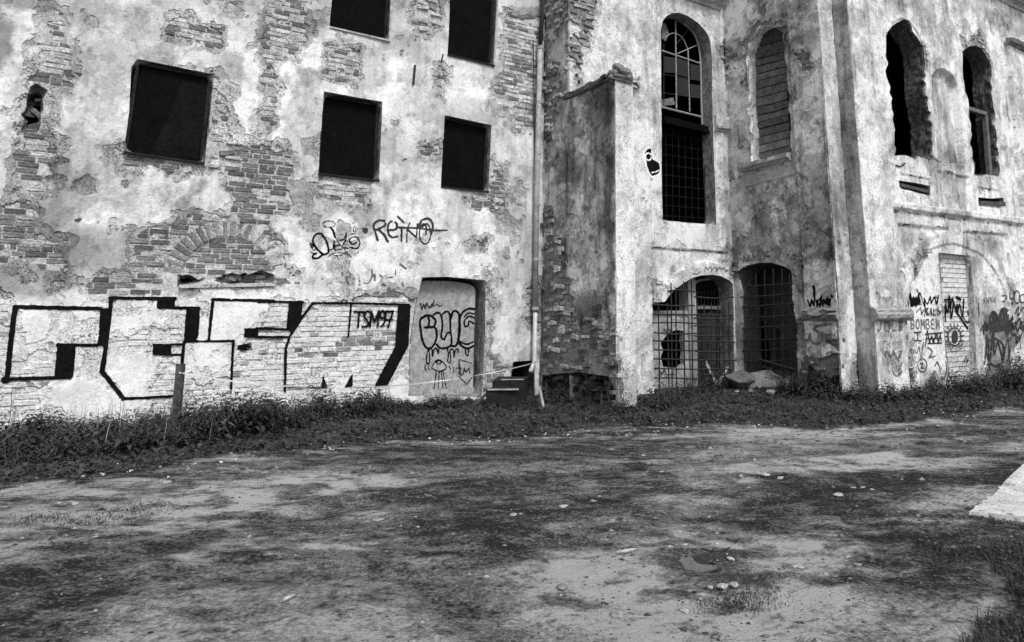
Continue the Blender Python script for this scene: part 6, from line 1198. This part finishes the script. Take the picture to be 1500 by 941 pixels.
for x, y, s in T2:
    p = on_ground(x, y); k = int(450*s/.2); q = p[:2]+r.normal(0, s*.55, (k, 2))*np.array([1.3, .8]); xy = np.vstack([xy, q]); h1 = np.concatenate([h1, r.uniform(.008, .03, k)])
lx = r.uniform(.9, 6, 40000); ly = r.uniform(2.4, 6.8, 40000); m = psdf(GP, lx, ly)+(fbm(lx, ly, .35, 87, 4)-.5)*.7 < -.05; lx, ly = lx[m][:5200], ly[m][:5200]; n = len(lx); a = r.uniform(0, 6.3, n); e = r.uniform(-.1, .7, n)
LV, LF, LT = leaf_batch(np.stack([lx, ly, gz(lx, ly)+r.uniform(0, .05, n)], 1), np.stack([np.cos(a)*np.cos(e), np.sin(a)*np.cos(e), np.sin(e)], 1), r.uniform(.015, .05, n), r.uniform(.015, .07, n), .5, .2); link('corner_leaves', np_mesh('corner_leaves', LV, LF, M['leafA'], {'tone': LT}), kind='stuff')
V, F, Tn = blades(xy, h1, r.uniform(.015, .06, len(xy)), .0028, 1.6); link('grass_tufts', np_mesh('grass_tufts', V, F, M['grass'], {'tone': Tn}), kind='stuff')
# gravel and crumbs pressed into the dirt
def crumbs(n, test, smin, smax, name, tones, pw=2.2):
    X = r.uniform(-9, 9, n); Y = 2.6+11*r.random(n)**1.6; m = test(X, Y) & (np.abs(X) < Y*.85+.5) & (grass_side(X, Y) < .3); X, Y = X[m], Y[m]; n = len(X); s = smin*(smax/smin)**(r.random(n)**pw); s = s*(.55+Y*.07); z0 = gz(X, Y)
    O8 = np.array([(1, 0, 0), (0, 1, 0), (-1, 0, 0), (0, -1, 0), (0, 0, 1), (0, 0, -1)], float); a = r.uniform(0, 6.3, n)
    P = O8[None]*(1+r.normal(0, .25, (n, 6, 1))); ca, sa = np.cos(a)[:, None], np.sin(a)[:, None]
    x = P[..., 0]*ca-P[..., 1]*sa; y = P[..., 0]*sa+P[..., 1]*ca; V = np.stack([X[:, None]+x*s[:, None], Y[:, None]+y*s[:, None]*.8, z0[:, None]+P[..., 2]*s[:, None]*.45], 2).reshape(-1, 3)
    T8 = np.array([(0, 1, 4), (1, 2, 4), (2, 3, 4), (3, 0, 4), (1, 0, 5), (2, 1, 5), (3, 2, 5), (0, 3, 5)]); F = (np.arange(n)*6)[:, None, None]+T8[None]
    t = np.where(r.random(n) < .6, r.uniform(.05, .16, n), r.uniform(.15, .38, n)); link(name, np_mesh(name, V, F.reshape(-1, 3), M['mortar'], {'tone': np.repeat(t, 6)}), kind='stuff')
crumbs(38000, lambda X, Y: fbm(X, Y, .8, 88, 3)+.20*np.exp(-((X-.9)**2+(Y-4.6)**2)/2.5) > .46, .0025, .020, 'gravel', (.10, .5))
crumbs(9500, lambda X, Y: fbm(X, Y, .6, 89, 4)+.22*np.exp(-((X-.9)**2+(Y-4.7)**2)/1.6) > .60, .012, .042, 'clods', (.05, .4), 1.8)
# dry pale leaves lying on the verge
xy = sample(30000, -11, 12, 5, 20, lambda X, Y: front(X, Y) & (np.abs(grass_side(X, Y)-.1) < .7)); n = min(500, len(xy)); xy = xy[:n]; a = r.uniform(0, 6.3, n); e = r.uniform(-.2, .4, n)
Bp = np.stack([xy[:, 0], xy[:, 1], gz(xy[:, 0], xy[:, 1])+.03], 1); V, F, Tn = leaf_batch(Bp, np.stack([np.cos(a)*np.cos(e), np.sin(a)*np.cos(e), np.sin(e)], 1), r.uniform(.03, .07, n), r.uniform(.25, .65, n), .6, .1)
link('dry_leaves', np_mesh('dry_leaves', V, F, M['leafA'], {'tone': Tn}), kind='stuff')
# single tall weeds that show against the white wall
for k, (x, y, h, lb) in enumerate(((150, 612, .62, 'tall leafy weed against the white wall left of the block letter'), (163, 614, .60, 'slimmer tall weed just right of the leafy one, by the white wall'), (228, 616, .72, 'tall weed standing left of the wooden post'), (239, 610, .85, 'tallest weed close behind the wooden post'), (325, 605, .62, 'bushy weed rising right of the wooden post'), (398, 600, .5, 'bushy weed under the third block letter'))):
    p = on_ground(x, y); w_ = thing('tall_weed', lb, 'weed', tuple(p), 'tall weeds before the house wall'); xy = np.array([[p[0], p[1]]])+r.normal(0, .05, (3, 2))
    V, F, Tn = plants(xy, np.array([h, h*.8, h*.65]), r, .11, (.04, .08), (8, 12)); link('leaves', np_mesh('leaves', V-p, F, M['leafA'], {'tone': Tn}), w_)
    mb = MB(); mb.tube([(0, 0, -.02), (.01, 0, h*.5), (.0, .01, h*.95)], [.006, .005, .002], 5); mb.build('stem', M['leafA'], w_, tone=.05)
